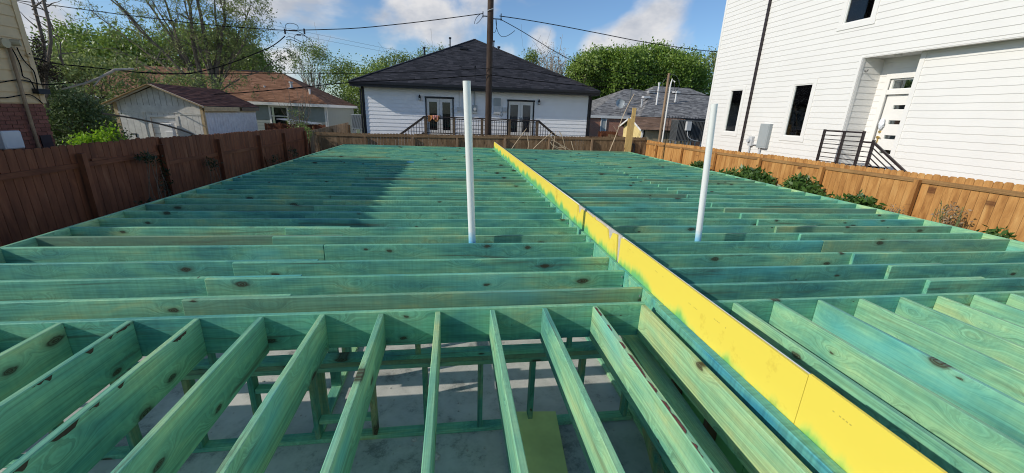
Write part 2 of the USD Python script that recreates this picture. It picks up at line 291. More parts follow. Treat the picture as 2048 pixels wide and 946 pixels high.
m_dgrey = plain('dark_grey_louvre', (0.12, 0.125, 0.125), 0.45, var=0.15)
m_pipe = None
m_brass = plain('brass', (0.6, 0.42, 0.14), 0.3, metal=0.9, var=0.1)
m_galv = plain('galvanised_steel', (0.45, 0.46, 0.47), 0.42, metal=0.7, var=0.2)
m_core = plain('torn_gypsum_core', (0.46, 0.43, 0.38), 0.9, var=0.2, scale=20)
m_tape = plain('white_torn_paper', (0.78, 0.76, 0.68), 0.7, var=0.06)
m_mortar = plain('grey_brown_mortar', (0.115, 0.065, 0.05), 0.9)
m_wire = plain('black_cable', (0.008, 0.008, 0.009), 0.9, spec=0.05)
m_wire2 = plain('grey_far_wire', (0.10, 0.10, 0.11), 0.5)
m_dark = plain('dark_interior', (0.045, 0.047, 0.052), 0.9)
m_curtain = plain('mauve_curtain', (0.32, 0.25, 0.26), 0.9, var=0.1)
m_pink = plain('pink_rug', (0.62, 0.27, 0.22), 0.9, var=0.15)
m_rust = plain('rust_orange_rug', (0.42, 0.18, 0.06), 0.95, var=0.3, scale=20)
m_bag = plain('clear_white_plastic', (0.7, 0.73, 0.76), 0.25, var=0.1)
m_concrete2 = plain('porch_concrete', (0.42, 0.40, 0.37), 0.85, var=0.1)
m_deck = plain('dark_stained_deck_wood', (0.035, 0.026, 0.022), 0.55, var=0.3)
m_deckp = plain('brown_deck_post', (0.11, 0.075, 0.045), 0.6, var=0.3)
m_bark = plain('grey_brown_bark', (0.15, 0.115, 0.085), 0.9, var=0.4, scale=9, bump=0.6)
m_bark_l = plain('pale_bark', (0.40, 0.35, 0.29), 0.9, var=0.3, scale=9)
m_vine = plain('dead_brown_vine', (0.05, 0.038, 0.024), 0.95, var=0.3)
m_bark_red = plain('red_brown_bark_edge', (0.13, 0.05, 0.04), 0.9, var=0.4, scale=30)
m_metalroof = plain('silver_sheet_roof', (0.45, 0.47, 0.47), 0.35, metal=0.6, var=0.2)
def shingle_mat(name, dark, mid, light):
    return M(name, {'a': ('attribute', {'attribute': 'tint'}), 'r': ('rgb_ramp', {'ramp': [(0.0, dark), (0.5, mid), (1.0, light)]}), 'tc': ('texture_coordinate', {}),
                    'n': ('noise_texture', {'scale': 45.0, 'detail': 3.0}), 'nr': ('rgb_ramp', {'ramp': [(0.3, (0.7,) * 3), (0.7, (1.1,) * 3)]}), 'm': ('mix', {'mix_type': 'multiply', 'fac': 1.0}),
                    'p': ('principled_bsdf', {'roughness': 0.85, 'specular_ior_level': 0.25})},
             [('a.fac', 'r.fac'), ('tc.object', 'n.vector'), ('n.fac', 'nr.fac'), ('r.color', 'm.color1'), ('nr.color', 'm.color2'), ('m.color', 'p.base_color')])
m_sh_black = shingle_mat('charcoal_shingle', (0.020, 0.020, 0.024), (0.034, 0.034, 0.040), (0.060, 0.058, 0.066))
m_sh_brown = shingle_mat('brown_shingle', (0.18, 0.085, 0.045), (0.26, 0.13, 0.07), (0.33, 0.17, 0.10))
m_sh_red = shingle_mat('red_brown_shingle', (0.075, 0.030, 0.024), (0.12, 0.048, 0.036), (0.17, 0.075, 0.056))
m_sh_grey = shingle_mat('grey_shingle', (0.12, 0.118, 0.115), (0.21, 0.205, 0.20), (0.34, 0.33, 0.315))
m_sh_tan = shingle_mat('tan_brown_shingle', (0.18, 0.11, 0.07), (0.24, 0.15, 0.10), (0.3, 0.19, 0.13))
def brick_mat(name, a, b, c):
    return M(name, {'oi': ('object_info', {}), 'r': ('rgb_ramp', {'ramp': [(0.0, a), (0.5, b), (1.0, c)]}), 'tc': ('texture_coordinate', {}), 'n': ('noise_texture', {'scale': 30.0, 'detail': 4.0}),
                    'nr': ('rgb_ramp', {'ramp': [(0.3, (0.75,) * 3), (0.7, (1.1,) * 3)]}), 'm': ('mix', {'mix_type': 'multiply', 'fac': 1.0}), 'p': ('principled_bsdf', {'roughness': 0.9})},
             [('oi.random', 'r.fac'), ('tc.object', 'n.vector'), ('n.fac', 'nr.fac'), ('r.color', 'm.color1'), ('nr.color', 'm.color2'), ('m.color', 'p.base_color')])
m_brick = brick_mat('red_brown_brick', (0.15, 0.052, 0.035), (0.18, 0.065, 0.045), (0.215, 0.08, 0.057))
m_brick_far = M('orange_brick_wall', {'tc': ('texture_coordinate', {}), 'mp': ('mapping', {'rotation': (math.pi / 2, 0, 0)}), 'b': ('brick_texture', {'color1': (0.42, 0.17, 0.10), 'color2': (0.34, 0.13, 0.08), 'mortar': (0.36, 0.28, 0.22), 'scale': 1.0, 'brick_width': 0.22, 'row_height': 0.075, 'mortar_size': 0.008}),
                 'p': ('principled_bsdf', {'roughness': 0.9})}, [('tc.object', 'mp.vector'), ('mp.vector', 'b.vector'), ('b.color', 'p.base_color')])
def pane_mat(name, tint=(0.9, 0.95, 0.95), gloss=1.0):
    return M(name, {'t': ('transparent_bsdf', {'color': tint}), 'g': ('glossy_bsdf', {'roughness': 0.02, 'color': (gloss,) * 3}), 'f': ('fresnel', {'IOR': 1.55}), 'm': ('mix_closure', {})},
             [('f.fac', 'm.fac'), ('t.BSDF', 'm.closure1'), ('g.BSDF', 'm.closure2')], surface='m.closure')
m_pane = pane_mat('window_pane')
m_pane_dull = pane_mat('door_pane', (.75, .8, .85), .7)
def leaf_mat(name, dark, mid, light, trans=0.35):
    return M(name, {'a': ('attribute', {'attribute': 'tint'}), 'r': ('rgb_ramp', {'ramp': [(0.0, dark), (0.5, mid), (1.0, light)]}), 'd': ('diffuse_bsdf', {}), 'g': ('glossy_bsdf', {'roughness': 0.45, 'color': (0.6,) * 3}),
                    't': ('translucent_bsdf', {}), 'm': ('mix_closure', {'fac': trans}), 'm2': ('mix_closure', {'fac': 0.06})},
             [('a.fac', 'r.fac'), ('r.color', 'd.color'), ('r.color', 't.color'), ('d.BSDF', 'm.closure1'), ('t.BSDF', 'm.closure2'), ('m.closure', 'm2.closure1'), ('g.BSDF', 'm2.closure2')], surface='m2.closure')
m_leaf_oak = leaf_mat('broad_tree_leaf', (0.066, 0.128, 0.020), (0.160, 0.264, 0.037), (0.318, 0.425, 0.068))
m_leaf_lime = leaf_mat('spring_leaf', (0.104, 0.156, 0.039), (0.195, 0.273, 0.065), (0.338, 0.416, 0.117))
m_leaf_feather = leaf_mat('feathery_leaf', (0.130, 0.169, 0.054), (0.216, 0.268, 0.082), (0.367, 0.396, 0.126))
m_leaf_bg = leaf_mat('background_leaf', (0.135, 0.189, 0.040), (0.225, 0.317, 0.059), (0.383, 0.495, 0.099))
m_leaf_dark = leaf_mat('dark_evergreen_leaf', (0.065, 0.104, 0.034), (0.143, 0.204, 0.065), (0.518, 0.599, 0.350))
m_leaf_bright = leaf_mat('bright_green_leaf', (0.14, 0.28, 0.01), (0.26, 0.45, 0.02), (0.38, 0.58, 0.05), trans=0.45)
m_leaf_shrub = leaf_mat('weed_leaf', (0.035, 0.085, 0.015), (0.07, 0.15, 0.025), (0.13, 0.22, 0.05))
m_leaf_dry = leaf_mat('dry_weed', (0.2, 0.13, 0.07), (0.32, 0.22, 0.13), (0.42, 0.33, 0.2))
m_pipe = M('white_pvc', {'tc': ('texture_coordinate', {}), 's': ('separate_xyz', {}), 'n': ('noise_texture', {'scale': 25.0, 'detail': 4.0}), 'a': ('math', {'math_type': 'multiply_add', 'value2': 0.12}), 'r': ('rgb_ramp', {'ramp': [(0.0, (0.12, 0.45, 0.70)), (0.10, (0.40, 0.64, 0.75)), (0.17, (0.74, 0.77, 0.75)), (1.0, (0.76, 0.77, 0.73))]}),
                      'p': ('principled_bsdf', {'roughness': 0.35})}, [('tc.object', 's.vector'), ('tc.object', 'n.vector'), ('n.fac', 'a.value1'), ('s.z', 'a.value3'), ('a.value', 'r.fac'), ('r.color', 'p.base_color')])
m_yellow = M('yellow_sheathing', {'tc': ('texture_coordinate', {}), 's': ('separate_xyz', {}), 'mp': ('mapping', {'scale': (1.0, 3.2, 0.6)}), 'n': ('noise_texture', {'scale': 3.0, 'detail': 5.0, 'roughness': 0.62}), 'n2': ('noise_texture', {'scale': 0.55, 'detail': 3.0}),
                     'a': ('math', {'math_type': 'multiply_add', 'value2': -0.15}), 'a2': ('math', {'math_type': 'multiply_add', 'value2': -0.42}), 'yy': ('map_range', {'from_min': 2.2, 'from_max': 6.0, 'to_min': 0.05, 'to_max': -0.045, 'clamp': True}), 'ya': ('math', {'math_type': 'add'}), 'mr': ('map_range', {'from_min': -0.18, 'from_max': -0.30, 'to_min': 0.0, 'to_max': 0.9, 'clamp': True, 'range_type': 'smoothstep'}),
                     'st': ('rgb_ramp', {'ramp': [(0.0, (0.79, 0.63, 0.085)), (0.3, (0.60, 0.62, 0.11)), (0.65, (0.27, 0.52, 0.11)), (1.0, (0.09, 0.42, 0.20))]}),
                     'sm': ('noise_texture', {'scale': 2.1, 'detail': 6.0, 'roughness': 0.7}), 'smr': ('rgb_ramp', {'ramp': [(0.0, (1, 1, 1)), (0.59, (1, 1, 1)), (0.66, (0.86, 0.81, 0.75)), (0.74, (0.55, 0.45, 0.40))]}), 'm': ('mix', {'mix_type': 'multiply', 'fac': 1.0}),
                     'p': ('principled_bsdf', {'roughness': 0.55, 'specular_ior_level': 0.3})},
             [('tc.object', 's.vector'), ('tc.object', 'mp.vector'), ('mp.vector', 'n.vector'), ('mp.vector', 'n2.vector'), ('n.fac', 'a.value1'), ('s.z', 'a.value3'), ('n2.fac', 'a2.value1'), ('a.value', 'a2.value3'), ('s.y', 'yy.value'), ('a2.value', 'ya.value1'), ('yy.result', 'ya.value2'), ('ya.value', 'mr.value'), ('mr.result', 'st.fac'),
              ('tc.object', 'sm.vector'), ('sm.fac', 'smr.fac'), ('st.color', 'm.color1'), ('smr.color', 'm.color2'), ('m.color', 'p.base_color')])
m_panel = plain('lime_green_panel', (0.56, 0.60, 0.22), 0.6, var=0.15, scale=4)
m_slab = M('grey_slab_concrete', {'tc': ('texture_coordinate', {}), 'n': ('noise_texture', {'scale': 1.3, 'detail': 8.0, 'roughness': 0.65}), 'r': ('rgb_ramp', {'ramp': [(0.3, (0.40, 0.39, 0.36)), (0.7, (0.62, 0.60, 0.55))]}),
                     'n2': ('noise_texture', {'scale': 3.2, 'detail': 8.0, 'roughness': 0.78}), 'r2': ('rgb_ramp', {'ramp': [(0.0, (1, 1, 1)), (0.45, (1, 1, 1)), (0.55, (0.86, 0.87, 0.86)), (0.63, (0.50, 0.52, 0.52)), (0.8, (0.22, 0.25, 0.25))]}), 'm': ('mix', {'mix_type': 'multiply', 'fac': 1.0}),
                     'p': ('principled_bsdf', {'roughness': 0.85})}, [('tc.object', 'n.vector'), ('n.fac', 'r.fac'), ('tc.object', 'n2.vector'), ('n2.fac', 'r2.fac'), ('r.color', 'm.color1'), ('r2.color', 'm.color2'), ('m.color', 'p.base_color')])
m_ground = M('dirt_and_grass', {'tc': ('texture_coordinate', {}), 'n': ('noise_texture', {'scale': 0.4, 'detail': 9.0, 'roughness': 0.7}), 'r': ('rgb_ramp', {'ramp': [(0.35, (0.16, 0.12, 0.08)), (0.5, (0.10, 0.11, 0.04)), (0.65, (0.07, 0.11, 0.03))]}), 'p': ('principled_bsdf', {'roughness': 0.95})},
             [('tc.object', 'n.vector'), ('n.fac', 'r.fac'), ('r.color', 'p.base_color')])
# ---------------------------------------------------------------- the ground and the slab
GZ = -1.5
gs = np.linspace(-1, 1, 41); gs = np.sign(gs) * np.abs(gs) ** 2.2 * 450
gx, gy = np.meshgrid(gs, gs + 10, indexing='ij')
gv = np.stack([gx.ravel(), gy.ravel(), GZ + 0.05 * (meshkit.noise(np.stack([gx.ravel() * .3, gy.ravel() * .3, 0 * gx.ravel()], 1)) - 0.5)], 1)
ii, jj = np.meshgrid(np.arange(40), np.arange(40), indexing='ij'); q = (ii * 41 + jj)
gf = np.stack([q, q + 41, q + 42, q + 1], -1).reshape(-1, 4)
obj('ground', (gv, gf), m_ground, label='bare dirt and patchy grass of the back yards', cat='ground', kind='structure')
SZ = -1.156
obj('slab', cbx(-4.45, 7.85, -2.2, 17.1, GZ - 0.2, SZ, 0.01), m_slab, label='grey stained concrete slab seen between the joists', cat='slab', kind='structure')

# ---------------------------------------------------------------- floor framing
D, T = 0.286, 0.038
XL, XB, XR = -4.35, 1.63, 7.738
HY = 2.694
ff = thing('floor_framing', 'green stained lumber floor frame of parallel joists split by a yellow strip', 'floor frame')
def jx(x0, x1, y, name='joist', mat=None, z1=0.0, d=D):
    obj(name, cbx(x0, x1, y, y + T, z1 - d, z1), mat or m_jx, ff)
jx(XL + T, XB - 0.11, HY, 'header'); jx(XB + 0.108, XR - T, HY - 0.02, 'header')
obj('rim_joist', cbx(XL, XL + T, -1.6, 17.07, -D, 0.0), m_jy, ff); obj('rim_joist', cbx(XR - T, XR, -1.6, 17.07, -D, 0.0), m_jy, ff)
jx(XL + T, XB, 17.032, 'end_joist'); jx(XB + 0.108, XR - T, 17.032, 'end_joist')
rows = [2.988, 3.374, 3.772, 4.238, 4.553, 4.936, 5.321, 5.714] + [6.099 + 0.3895 * k for k in range(28)]
for i, y in enumerate(rows):
    dz = rng.uniform(-0.004, 0.003)
    if i == 3:
        jx(XL + T, -1.384, y, z1=dz); jx(-1.378, XB, y, z1=dz); jx(XB + 0.108, 4.72, y, z1=dz); jx(4.726, XR - T, y, z1=dz)
        continue
    j = rng.uniform(-0.03, 0.03) if i < 9 else rng.uniform(-0.25, 0.2)
    jx(XL + T, -1.29 + j, y + 0.021, z1=dz); jx(-2.03 + j, XB - 0.001, y - 0.018, z1=dz + rng.uniform(-.004, .004))
    j = rng.uniform(-0.02, 0.02)
    jx(XB + 0.109, 5.37 + j, y + 0.021, z1=dz); jx(4.65 + j, XR - T, y - 0.018, z1=dz + rng.uniform(-.004, .004))
for k in range(-4, 11):
    xr = -2.5419 + 0.4064 * k
    dy = rng.uniform(-0.004, 0.004)
    obj('joist', cbx(xr - T, xr, -1.6, HY - 0.001, -D - 0.006, -0.006 + dy), m_jy, ff)
for x in (2.28, 2.66, 3.08, 3.49, 3.91, 4.31, 4.71, 5.12, 5.53, 5.93, 6.34, 6.74, 7.15, 7.55):
    obj('joist', cbx(x, x + T, -1.6, HY - 0.022, -D - 0.006, -0.006), m_jy, ff)
# the centre beam: two boards with the yellow fire board standing up between them
obj('centre_beam', cbx(XB, XB + T, HY - 0.02, 17.03, -D, -0.004), m_jx, ff); obj('centre_beam', cbx(XB - 0.028, XB + T, -1.6, HY - 0.03, -D, -0.004), m_blue, ff, label='bright blue stained centre beam board beside the yellow strip')
obj('centre_beam', cbx(XB + 0.070, XB + 0.108, -1.6, 17.03, -D, 0.0), m_jy, ff)
fyz = Frame((XB + T + 0.001, 0, 0), (0, 1, 0), (-1, 0, 0))
fy2 = Frame((XB + 0.054, 0, 0), (0, 1, 0), (-1, 0, 0))
def strip(pts, c0, c1, mat, name='fire_board', fr=fy2, **k): obj(name, fr.prism(Polygon(pts), c0, c1), mat, ff, **k)
TOPZ = 0.275
strip([(-1.6, -D), (1.385, -D), (1.385, TOPZ + 0.012), (-1.6, TOPZ + 0.02)], 0.0, 0.0145, m_yellow)
strip([(1.388, -D), (3.62, -D), (3.62, TOPZ - .02), (3.56, TOPZ - 0.005), (3.3, TOPZ), (1.388, TOPZ)], 0.0, 0.0145, m_yellow)
strip([(3.628, -D), (5.08, -D), (5.08, TOPZ - 0.03), (5.04, TOPZ - 0.10), (4.99, TOPZ - 0.11), (4.93, TOPZ - 0.03), (4.7, TOPZ - 0.018), (4.45, TOPZ - 0.03), (4.43, TOPZ - 0.005), (4.40, TOPZ - 0.03), (4.2, TOPZ - 0.022), (3.99, TOPZ - 0.03), (3.95, TOPZ - 0.10), (3.91, TOPZ - 0.145), (3.87, TOPZ - 0.09), (3.84, TOPZ - 0.03), (3.72, TOPZ - 0.012)], 0.0, 0.0145, m_yellow,
      label='yellow board with torn notches along its top edge')
strip([(5.09, -D), (7.42, -D), (7.42, TOPZ - 0.005), (5.09, TOPZ - 0.01)], 0.0, 0.0145, m_yellow)
strip([(7.428, -D), (10.0, -D), (10.0, TOPZ + 0.002), (7.428, TOPZ - 0.01)], 0.0, 0.0145, m_yellow)
strip([(10.006, -D), (13.2, -D), (13.2, TOPZ), (10.006, TOPZ - 0.006)], 0.0, 0.0145, m_yellow)
strip([(13.206, -D), (16.9, -D), (16.9, TOPZ - 0.005), (13.206, TOPZ - 0.004)], 0.0, 0.0145, m_yellow)
for a, b, m in ((-1.6, 1.36, m_tape), (1.37, 3.62, m_tape), (3.63, 5.08, m_core), (5.085, 8.6, m_tape), (8.61, 12.2, m_tape), (12.21, 16.88, m_tape)):
    strip([(a, -D), (b, -D), (b, TOPZ - 0.006), (a, TOPZ - 0.003)], -0.0155, -0.001, m, name='fire_board_backing')

for k, c, lab in ((9, m_bark_red, 'dark red broken bark edge along the top of a joist'), (2, m_vine, 'dark bark edge under the top corner of a joist'), (1, m_vine, 'dark bark edge at the near end of a joist')):
    xr = -2.5419 + 0.4064 * k; yy = np.linspace(HY - .03, .3, 220); wv = meshkit.fbm(np.stack([yy * 14, yy * 0 + k, yy * 0], 1), 4, k)
    wv = np.clip((wv - (.42 if k == 9 else .52)) * .085, 0, .016) * (meshkit.noise(np.stack([yy * 1.7, yy * 0 + 3 * k, yy * 0], 1), 5) > .3)
    a_ = np.stack([np.full(220, xr - T + .004), yy, np.full(220, -.0045)], 1) if k == 9 else np.stack([np.full(220, xr + .0012), yy, np.full(220, -.010)], 1)
    b_ = a_ + (np.stack([wv, 0 * wv, 0 * wv], 1) if k == 9 else np.stack([0 * wv, 0 * wv, -wv * 1.6], 1))
    q_ = np.array([[i, i + 1, 221 + i, 220 + i] for i in range(219) if max(wv[i], wv[i + 1]) > .0012]); ms = [(np.vstack([a_, b_]), np.vstack([q_[:, [0, 1, 2]], q_[:, [0, 2, 3]]]))]
    obj('bark_edge', ms, c, ff, label=lab, kind='stuff')
nails = []
for y in rows[:14]:
    for z in (-.06, -.15, -.23):
        x = XB - .02 + rng.uniform(-.006, .006); nails.append(tube([(x, y - .018, z + rng.uniform(-.02, .02)), (x, y - .0195, z)], .006, 6))
obj('nail_heads', nails, m_galv, ff, label='bright nail heads at the joist ends beside the centre beam', kind='stuff')
pm = []
for y0_, z0_ in ((1.95, .19), (2.25, .16), (2.75, .2), (1.1, .2), (0.85, .12), (3.3, .21)):
    for q_ in range(9):
        if rng.random() < .7: pm.append(fy2.box(y0_ + q_ * .016, y0_ + q_ * .016 + .009, z0_, z0_ + .006, .0146, .0152))
obj('faint_print', pm, plain('faint_ochre_ink', (.5, .40, .07)), ff, label='rows of faint worn printing on the yellow board', kind='stuff')

# ---------------------------------------------------------------- walls under the floor
pw = thing('low_stud_wall', 'green stained low stud wall across the slab under the header', 'stud wall')
for z in (-0.498, -0.459, -0.42): obj('top_plate', cbx(-4.3, XB - 0.07, 2.70, 2.79, z, z + 0.038), m_jx, pw)
for x in (-4.1, -2.9, -1.74, -0.3, 0.9): obj('shim', cbx(x, x + 0.04, 2.70, 2.73, -0.381, -D - 0.001), m_jz, pw)
obj('bottom_plate', cbx(-4.3, XB - 0.07, 2.70, 2.79, SZ + 0.001, SZ + 0.039), m_jx, pw)
for k, x in enumerate((-4.2, -3.75, -3.3, -2.85, -2.38, -1.93, -1.50, -1.08, -0.645, -0.235, 0.205, 0.635, 1.06, 1.49)):
    obj('stud', cbx(x - 0.019, x + 0.019, 2.702, 2.788, SZ + 0.04, -0.499), m_jz, pw)
obj('blocking', cbx(-1.48, -1.10, 2.71, 2.78, -0.66, -0.622), m_jx, pw); obj('blocking', cbx(-1.06, -0.665, 2.71, 2.78, -0.98, -0.942), m_jx, pw)
pw2 = thing('party_stud_wall', 'low stud wall faced with dull yellow board under the yellow strip', 'stud wall')
obj('top_plate', cbx(XB - 0.06, XB + T, -1.6, 2.69, -0.362, -0.292), m_jy, pw2); obj('bottom_plate', cbx(XB - 0.06, XB + T, -1.6, 16.9, SZ + 0.001, SZ + 0.039), m_jy, pw2)
for k in range(10): obj('stud', cbx(XB - 0.05, XB + T, -1.4 + k * 0.405, -1.362 + k * 0.405, SZ + 0.04, -0.363), m_deckp, pw2)
for a in (-1.6, 0.36, 1.6): obj('yellow_panel', bx(XB + T + 0.003, XB + T + 0.016, a, {-1.6: 0.355, 0.36: 1.595, 1.6: 2.695}[a], SZ + 0.002, -0.30), m_yellow, pw2)
pw3 = thing('inner_stud_wall', 'green low stud wall running away on the slab beyond the header', 'stud wall')
obj('top_plate', cbx(-1.16, -1.07, 2.80, 16.9, -0.327, -0.289), m_jy, pw3); obj('bottom_plate', cbx(-1.16, -1.07, 2.80, 16.9, SZ + 0.001, SZ + 0.039), m_jy, pw3)
for k in range(34): obj('stud', cbx(-1.16, -1.07, 2.95 + k * 0.406, 2.988 + k * 0.406, SZ + 0.04, -0.328), m_jz, pw3)
for n, xx in (('left', -4.26), ('right', 7.64)):
    w = thing('outer_stud_wall', f'green low stud wall under the {n} edge of the floor frame', 'stud wall')
    obj('top_plate', cbx(xx - .045, xx + .045, -1.5, 17.0, -0.327, -0.289), m_jy, w); obj('bottom_plate', cbx(xx - .045, xx + .045, -1.5, 17.0, SZ + 0.001, SZ + 0.039), m_jy, w)
    for k in range(45): obj('stud', cbx(xx - .04, xx + .04, -1.4 + k * 0.406, -1.362 + k * 0.406, SZ + 0.04, -0.328), m_jz, w)
w = thing('far_stud_wall', 'green low stud wall under the far edge of the floor frame', 'stud wall')
obj('top_plate', cbx(-4.2, 7.58, 16.95, 17.04, -0.327, -0.289), m_jx, w); obj('bottom_plate', cbx(-4.2, 7.58, 16.95, 17.04, SZ + 0.001, SZ + 0.039), m_jx, w)
for k in range(29): obj('stud', cbx(-4.1 + k * 0.406, -4.062 + k * 0.406, 16.955, 17.035, SZ + 0.04, -0.328), m_jz, w)
w = thing('right_stud_wall', 'green low stud wall across the slab under the right-hand header', 'stud wall')
obj('top_plate', cbx(XB + 0.12, 7.58, 2.70, 2.79, -0.327, -0.289), m_jx, w); obj('bottom_plate', cbx(XB + 0.12, 7.58, 2.70, 2.79, SZ + 0.001, SZ + 0.039), m_jx, w)
for k in range(14): obj('stud', cbx(2.0 + k * 0.406, 2.038 + k * 0.406, 2.702, 2.788, SZ + 0.04, -0.328), m_jz, w)
v, f = bar((1.475, 2.88, -0.345), (1.36, 0.6, -0.38), 0.14, 0.036)
obj('loose_plank', (v, f), m_jy, label='loose green plank lying flat below the joists by the beam', cat='plank')
lp = bar((1.33, 2.35, -0.45), (1.30, 1.4, -1.10), 0.04, 0.09)
obj('leaning_stud', lp, m_jz, label='short green stud leaning on the slab under the red-inked joist', cat='stud')
v, f = bx(-0.198, 0.198, -0.6, 0.6, 0, 0.012)
an = math.radians(5); c_, s_ = math.cos(-an), math.sin(-an)
v = np.stack([v[:, 0] * c_ - v[:, 1] * s_ + 0.622, v[:, 0] * s_ + v[:, 1] * c_ + 2.185, SZ + 0.012 + v[:, 2] + 0.06 * (v[:, 1] + .6)], 1)
obj('sheathing_offcut', (v, f), m_panel, label='lime green sheathing offcut lying on the slab against the bottom plate', cat='board')
v, f = bar((-0.86, 2.55, SZ + 0.03), (-1.08, 1.76, SZ + 0.03), 0.14, 0.036); obj('plank_offcut', (v, f), m_jy, label='short green plank offcut lying on the slab by the stud wall', cat='plank')
# rubble on the slab
for i, (x, y, s, lab) in enumerate([(-0.155, 2.47, .038, 'largest pale rubble chunk on the dark slab left of the flat lump'), (-0.22, 2.36, .022, 'small pale rubble chunk just left of the largest chunk'), (-0.045, 2.115, .02, 'tiny pale rubble chunk nearest the camera left of a pair'), (0.065, 2.09, .028, 'left of a pair of pale blue rubble chunks near the lime panel'),
                                (0.11, 2.115, .024, 'right of a pair of pale blue rubble chunks near the lime panel'), (-0.33, 2.66, .022, 'pale rubble chunk against the bottom plate of the stud wall'), (1.05, 2.48, .022, 'pale rubble chunk right of the lime panel near the wall'), (1.16, 2.2, .027, 'pale rubble chunk right of the lime panel nearer the camera'), (1.02, 3.85, .05, 'pale lump of scrap on the sunlit slab behind the stud wall'), (1.12, 3.87, .045, 'brown lump of scrap on the sunlit slab behind the stud wall')]):
    m = trimesh.creation.icosphere(1, s); m.vertices *= np.array([1, 0.8, 0.6]) * (0.75 + 0.5 * rng.random((len(m.vertices), 1)))
    m.vertices += (x, y, SZ + s * 0.35)
    obj('rubble_chunk', m, m_deckp if i == 9 else m_core, label=lab, cat='rubble', group='rubble chunks on the slab')
mm = trimesh.creation.icosphere(2, 0.075); mm.vertices *= (1, 0.85, 0.10); mm.vertices += (-0.066, 2.224, SZ + 0.006)
obj('concrete_lump', mm, m_slab, label='flat round lump of grey-green concrete on the slab', cat='lump')
dm = []
for i in range(260):
    x, y = rng.uniform(-2.2, 1.5), rng.uniform(1.3, 2.65) if rng.random() < .75 else rng.uniform(2.9, 4.0); s = rng.uniform(0.003, 0.008)
    dm.append(bx(x - s, x + s, y - s, y + s, SZ + 0.0005, SZ + s))
obj('slab_crumbs', dm, m_core, label='scattered white crumbs and chips on the slab', cat='debris', kind='stuff')
for (a, b, r0, lab) in (((0.245, 4.44, -0.9), (0.137, 4.40, 1.722), 0.041, 'tall white plastic pipe left of the yellow strip, blue at its foot'), ((3.14, 4.43, -0.9), (2.94, 4.38, 1.612), 0.037, 'leaning white plastic pipe right of the yellow strip, blue at its foot')):
    a, b = np.array(a), np.array(b); d = (b - a) / np.linalg.norm(b - a); t = thing('vent_pipe', lab, 'pipe')
    outer = tube([a, a + (b - a) * .5, b], r0, 24, cap=False); inner = tube([b - d * .3, b], r0 - 0.006, 24, cap=False); inner = (inner[0], inner[1][:, ::-1])
    n = 24; ring_v = np.vstack([outer[0][-n:], inner[0][-n:]]); k = np.arange(n)
    ring_f = np.stack([k, (k + 1) % n, n + (k + 1) % n, n + k], 1)
    obj('pipe', [outer, inner, (ring_v, ring_f)], m_pipe, t, smooth=40)

# ---------------------------------------------------------------- fences
def picket(fr, a, w, b0, b1, c, t=0.016, dog=0.028, lean=0.0):
    p = Polygon([(a, b0), (a + w, b0), (a + w, b1 - dog), (a + w - dog, b1), (a + dog, b1), (a, b1 - dog)])
    v, f = fr.prism(p, c, c + t)
    return v, f
def fence(name, label, fr, a0, a1, top, mat, rail_mat, rails, posts, pitch=0.141, side=1, post_mat=None, gap=0.004, jit=0.012, post_top=None):
    t = thing(name, label, 'fence'); a = a0
    while a < a1:
        wd = pitch - gap - rng.uniform(0, 0.004)
        obj('picket', picket(fr, a, wd, GZ - 0.02, top(a) + rng.uniform(-jit, jit), rng.uniform(0, 0.004)), mat, t)
        a += pitch
    for r in rails:
        for (r0, r1, z0, z1) in r:
            p0, p1 = fr.at([[r0, z0, side * 0.03]])[0], fr.at([[r1, z1, side * 0.03]])[0]
            obj('rail', bar(p0, p1, 0.04, 0.085), rail_mat, t)
    for k, p in enumerate(posts):
        ptop = top(p) - 0.14 if post_top is None else post_top(p)
        obj('post', fr.box(p - 0.045, p + 0.045, GZ - 0.02, ptop, *( (side * 0.051, side * 0.14) if side > 0 else (side * 0.14, side * 0.051))), post_mat or mat, t)
    return t
# right: golden cedar, its rails and posts on our side
frR = Frame((10.0, 0, 0), (0, 1, 0), (-1, 0, 0))
topR = lambda a: 0.365 + (20.2 - a) * 0.0125 + 0.012 * math.sin(a * 1.3)
pR = [4.86, 7.19, 9.514, 11.838, 14.157, 16.49, 18.8]
railR = [[(a, b, topR(a) - 0.155, topR(b) - 0.155) for a, b in zip([2.6] + pR, pR + [20.1])], [(a, b, topR(a) - 1.4, topR(b) - 1.4) for a, b in zip([2.6] + pR, pR + [20.1])]]
fence('cedar_fence', 'golden new cedar picket fence along the right side below the tall white house', frR, 2.5, 20.15, topR, m_cedar, m_cedar_x, railR, pR)
# back: weathered brown
frB = Frame((0, 20.0, 0), (1, 0, 0), (0, -1, 0))
topB = lambda a: 0.285 + max(0.0, a + 4) * 0.0165
pB = [-6.3, -4.13, -1.95, 0.16, 2.5, 4.75, 6.98, 9.1]
railB = [[(a, b, topB(a) - 0.115, topB(b) - 0.115) for a, b in zip(pB, pB[1:] + [9.85])], [(a, b, topB(a) - 1.3, topB(b) - 1.3) for a, b in zip(pB, pB[1:] + [9.85])]]
fence('back_fence', 'weathered brown picket fence across the far end of the yard', frB, -6.4, 9.9, topB, m_wfence, m_wfence_x, railB, pB, post_mat=m_oldpost_shade)
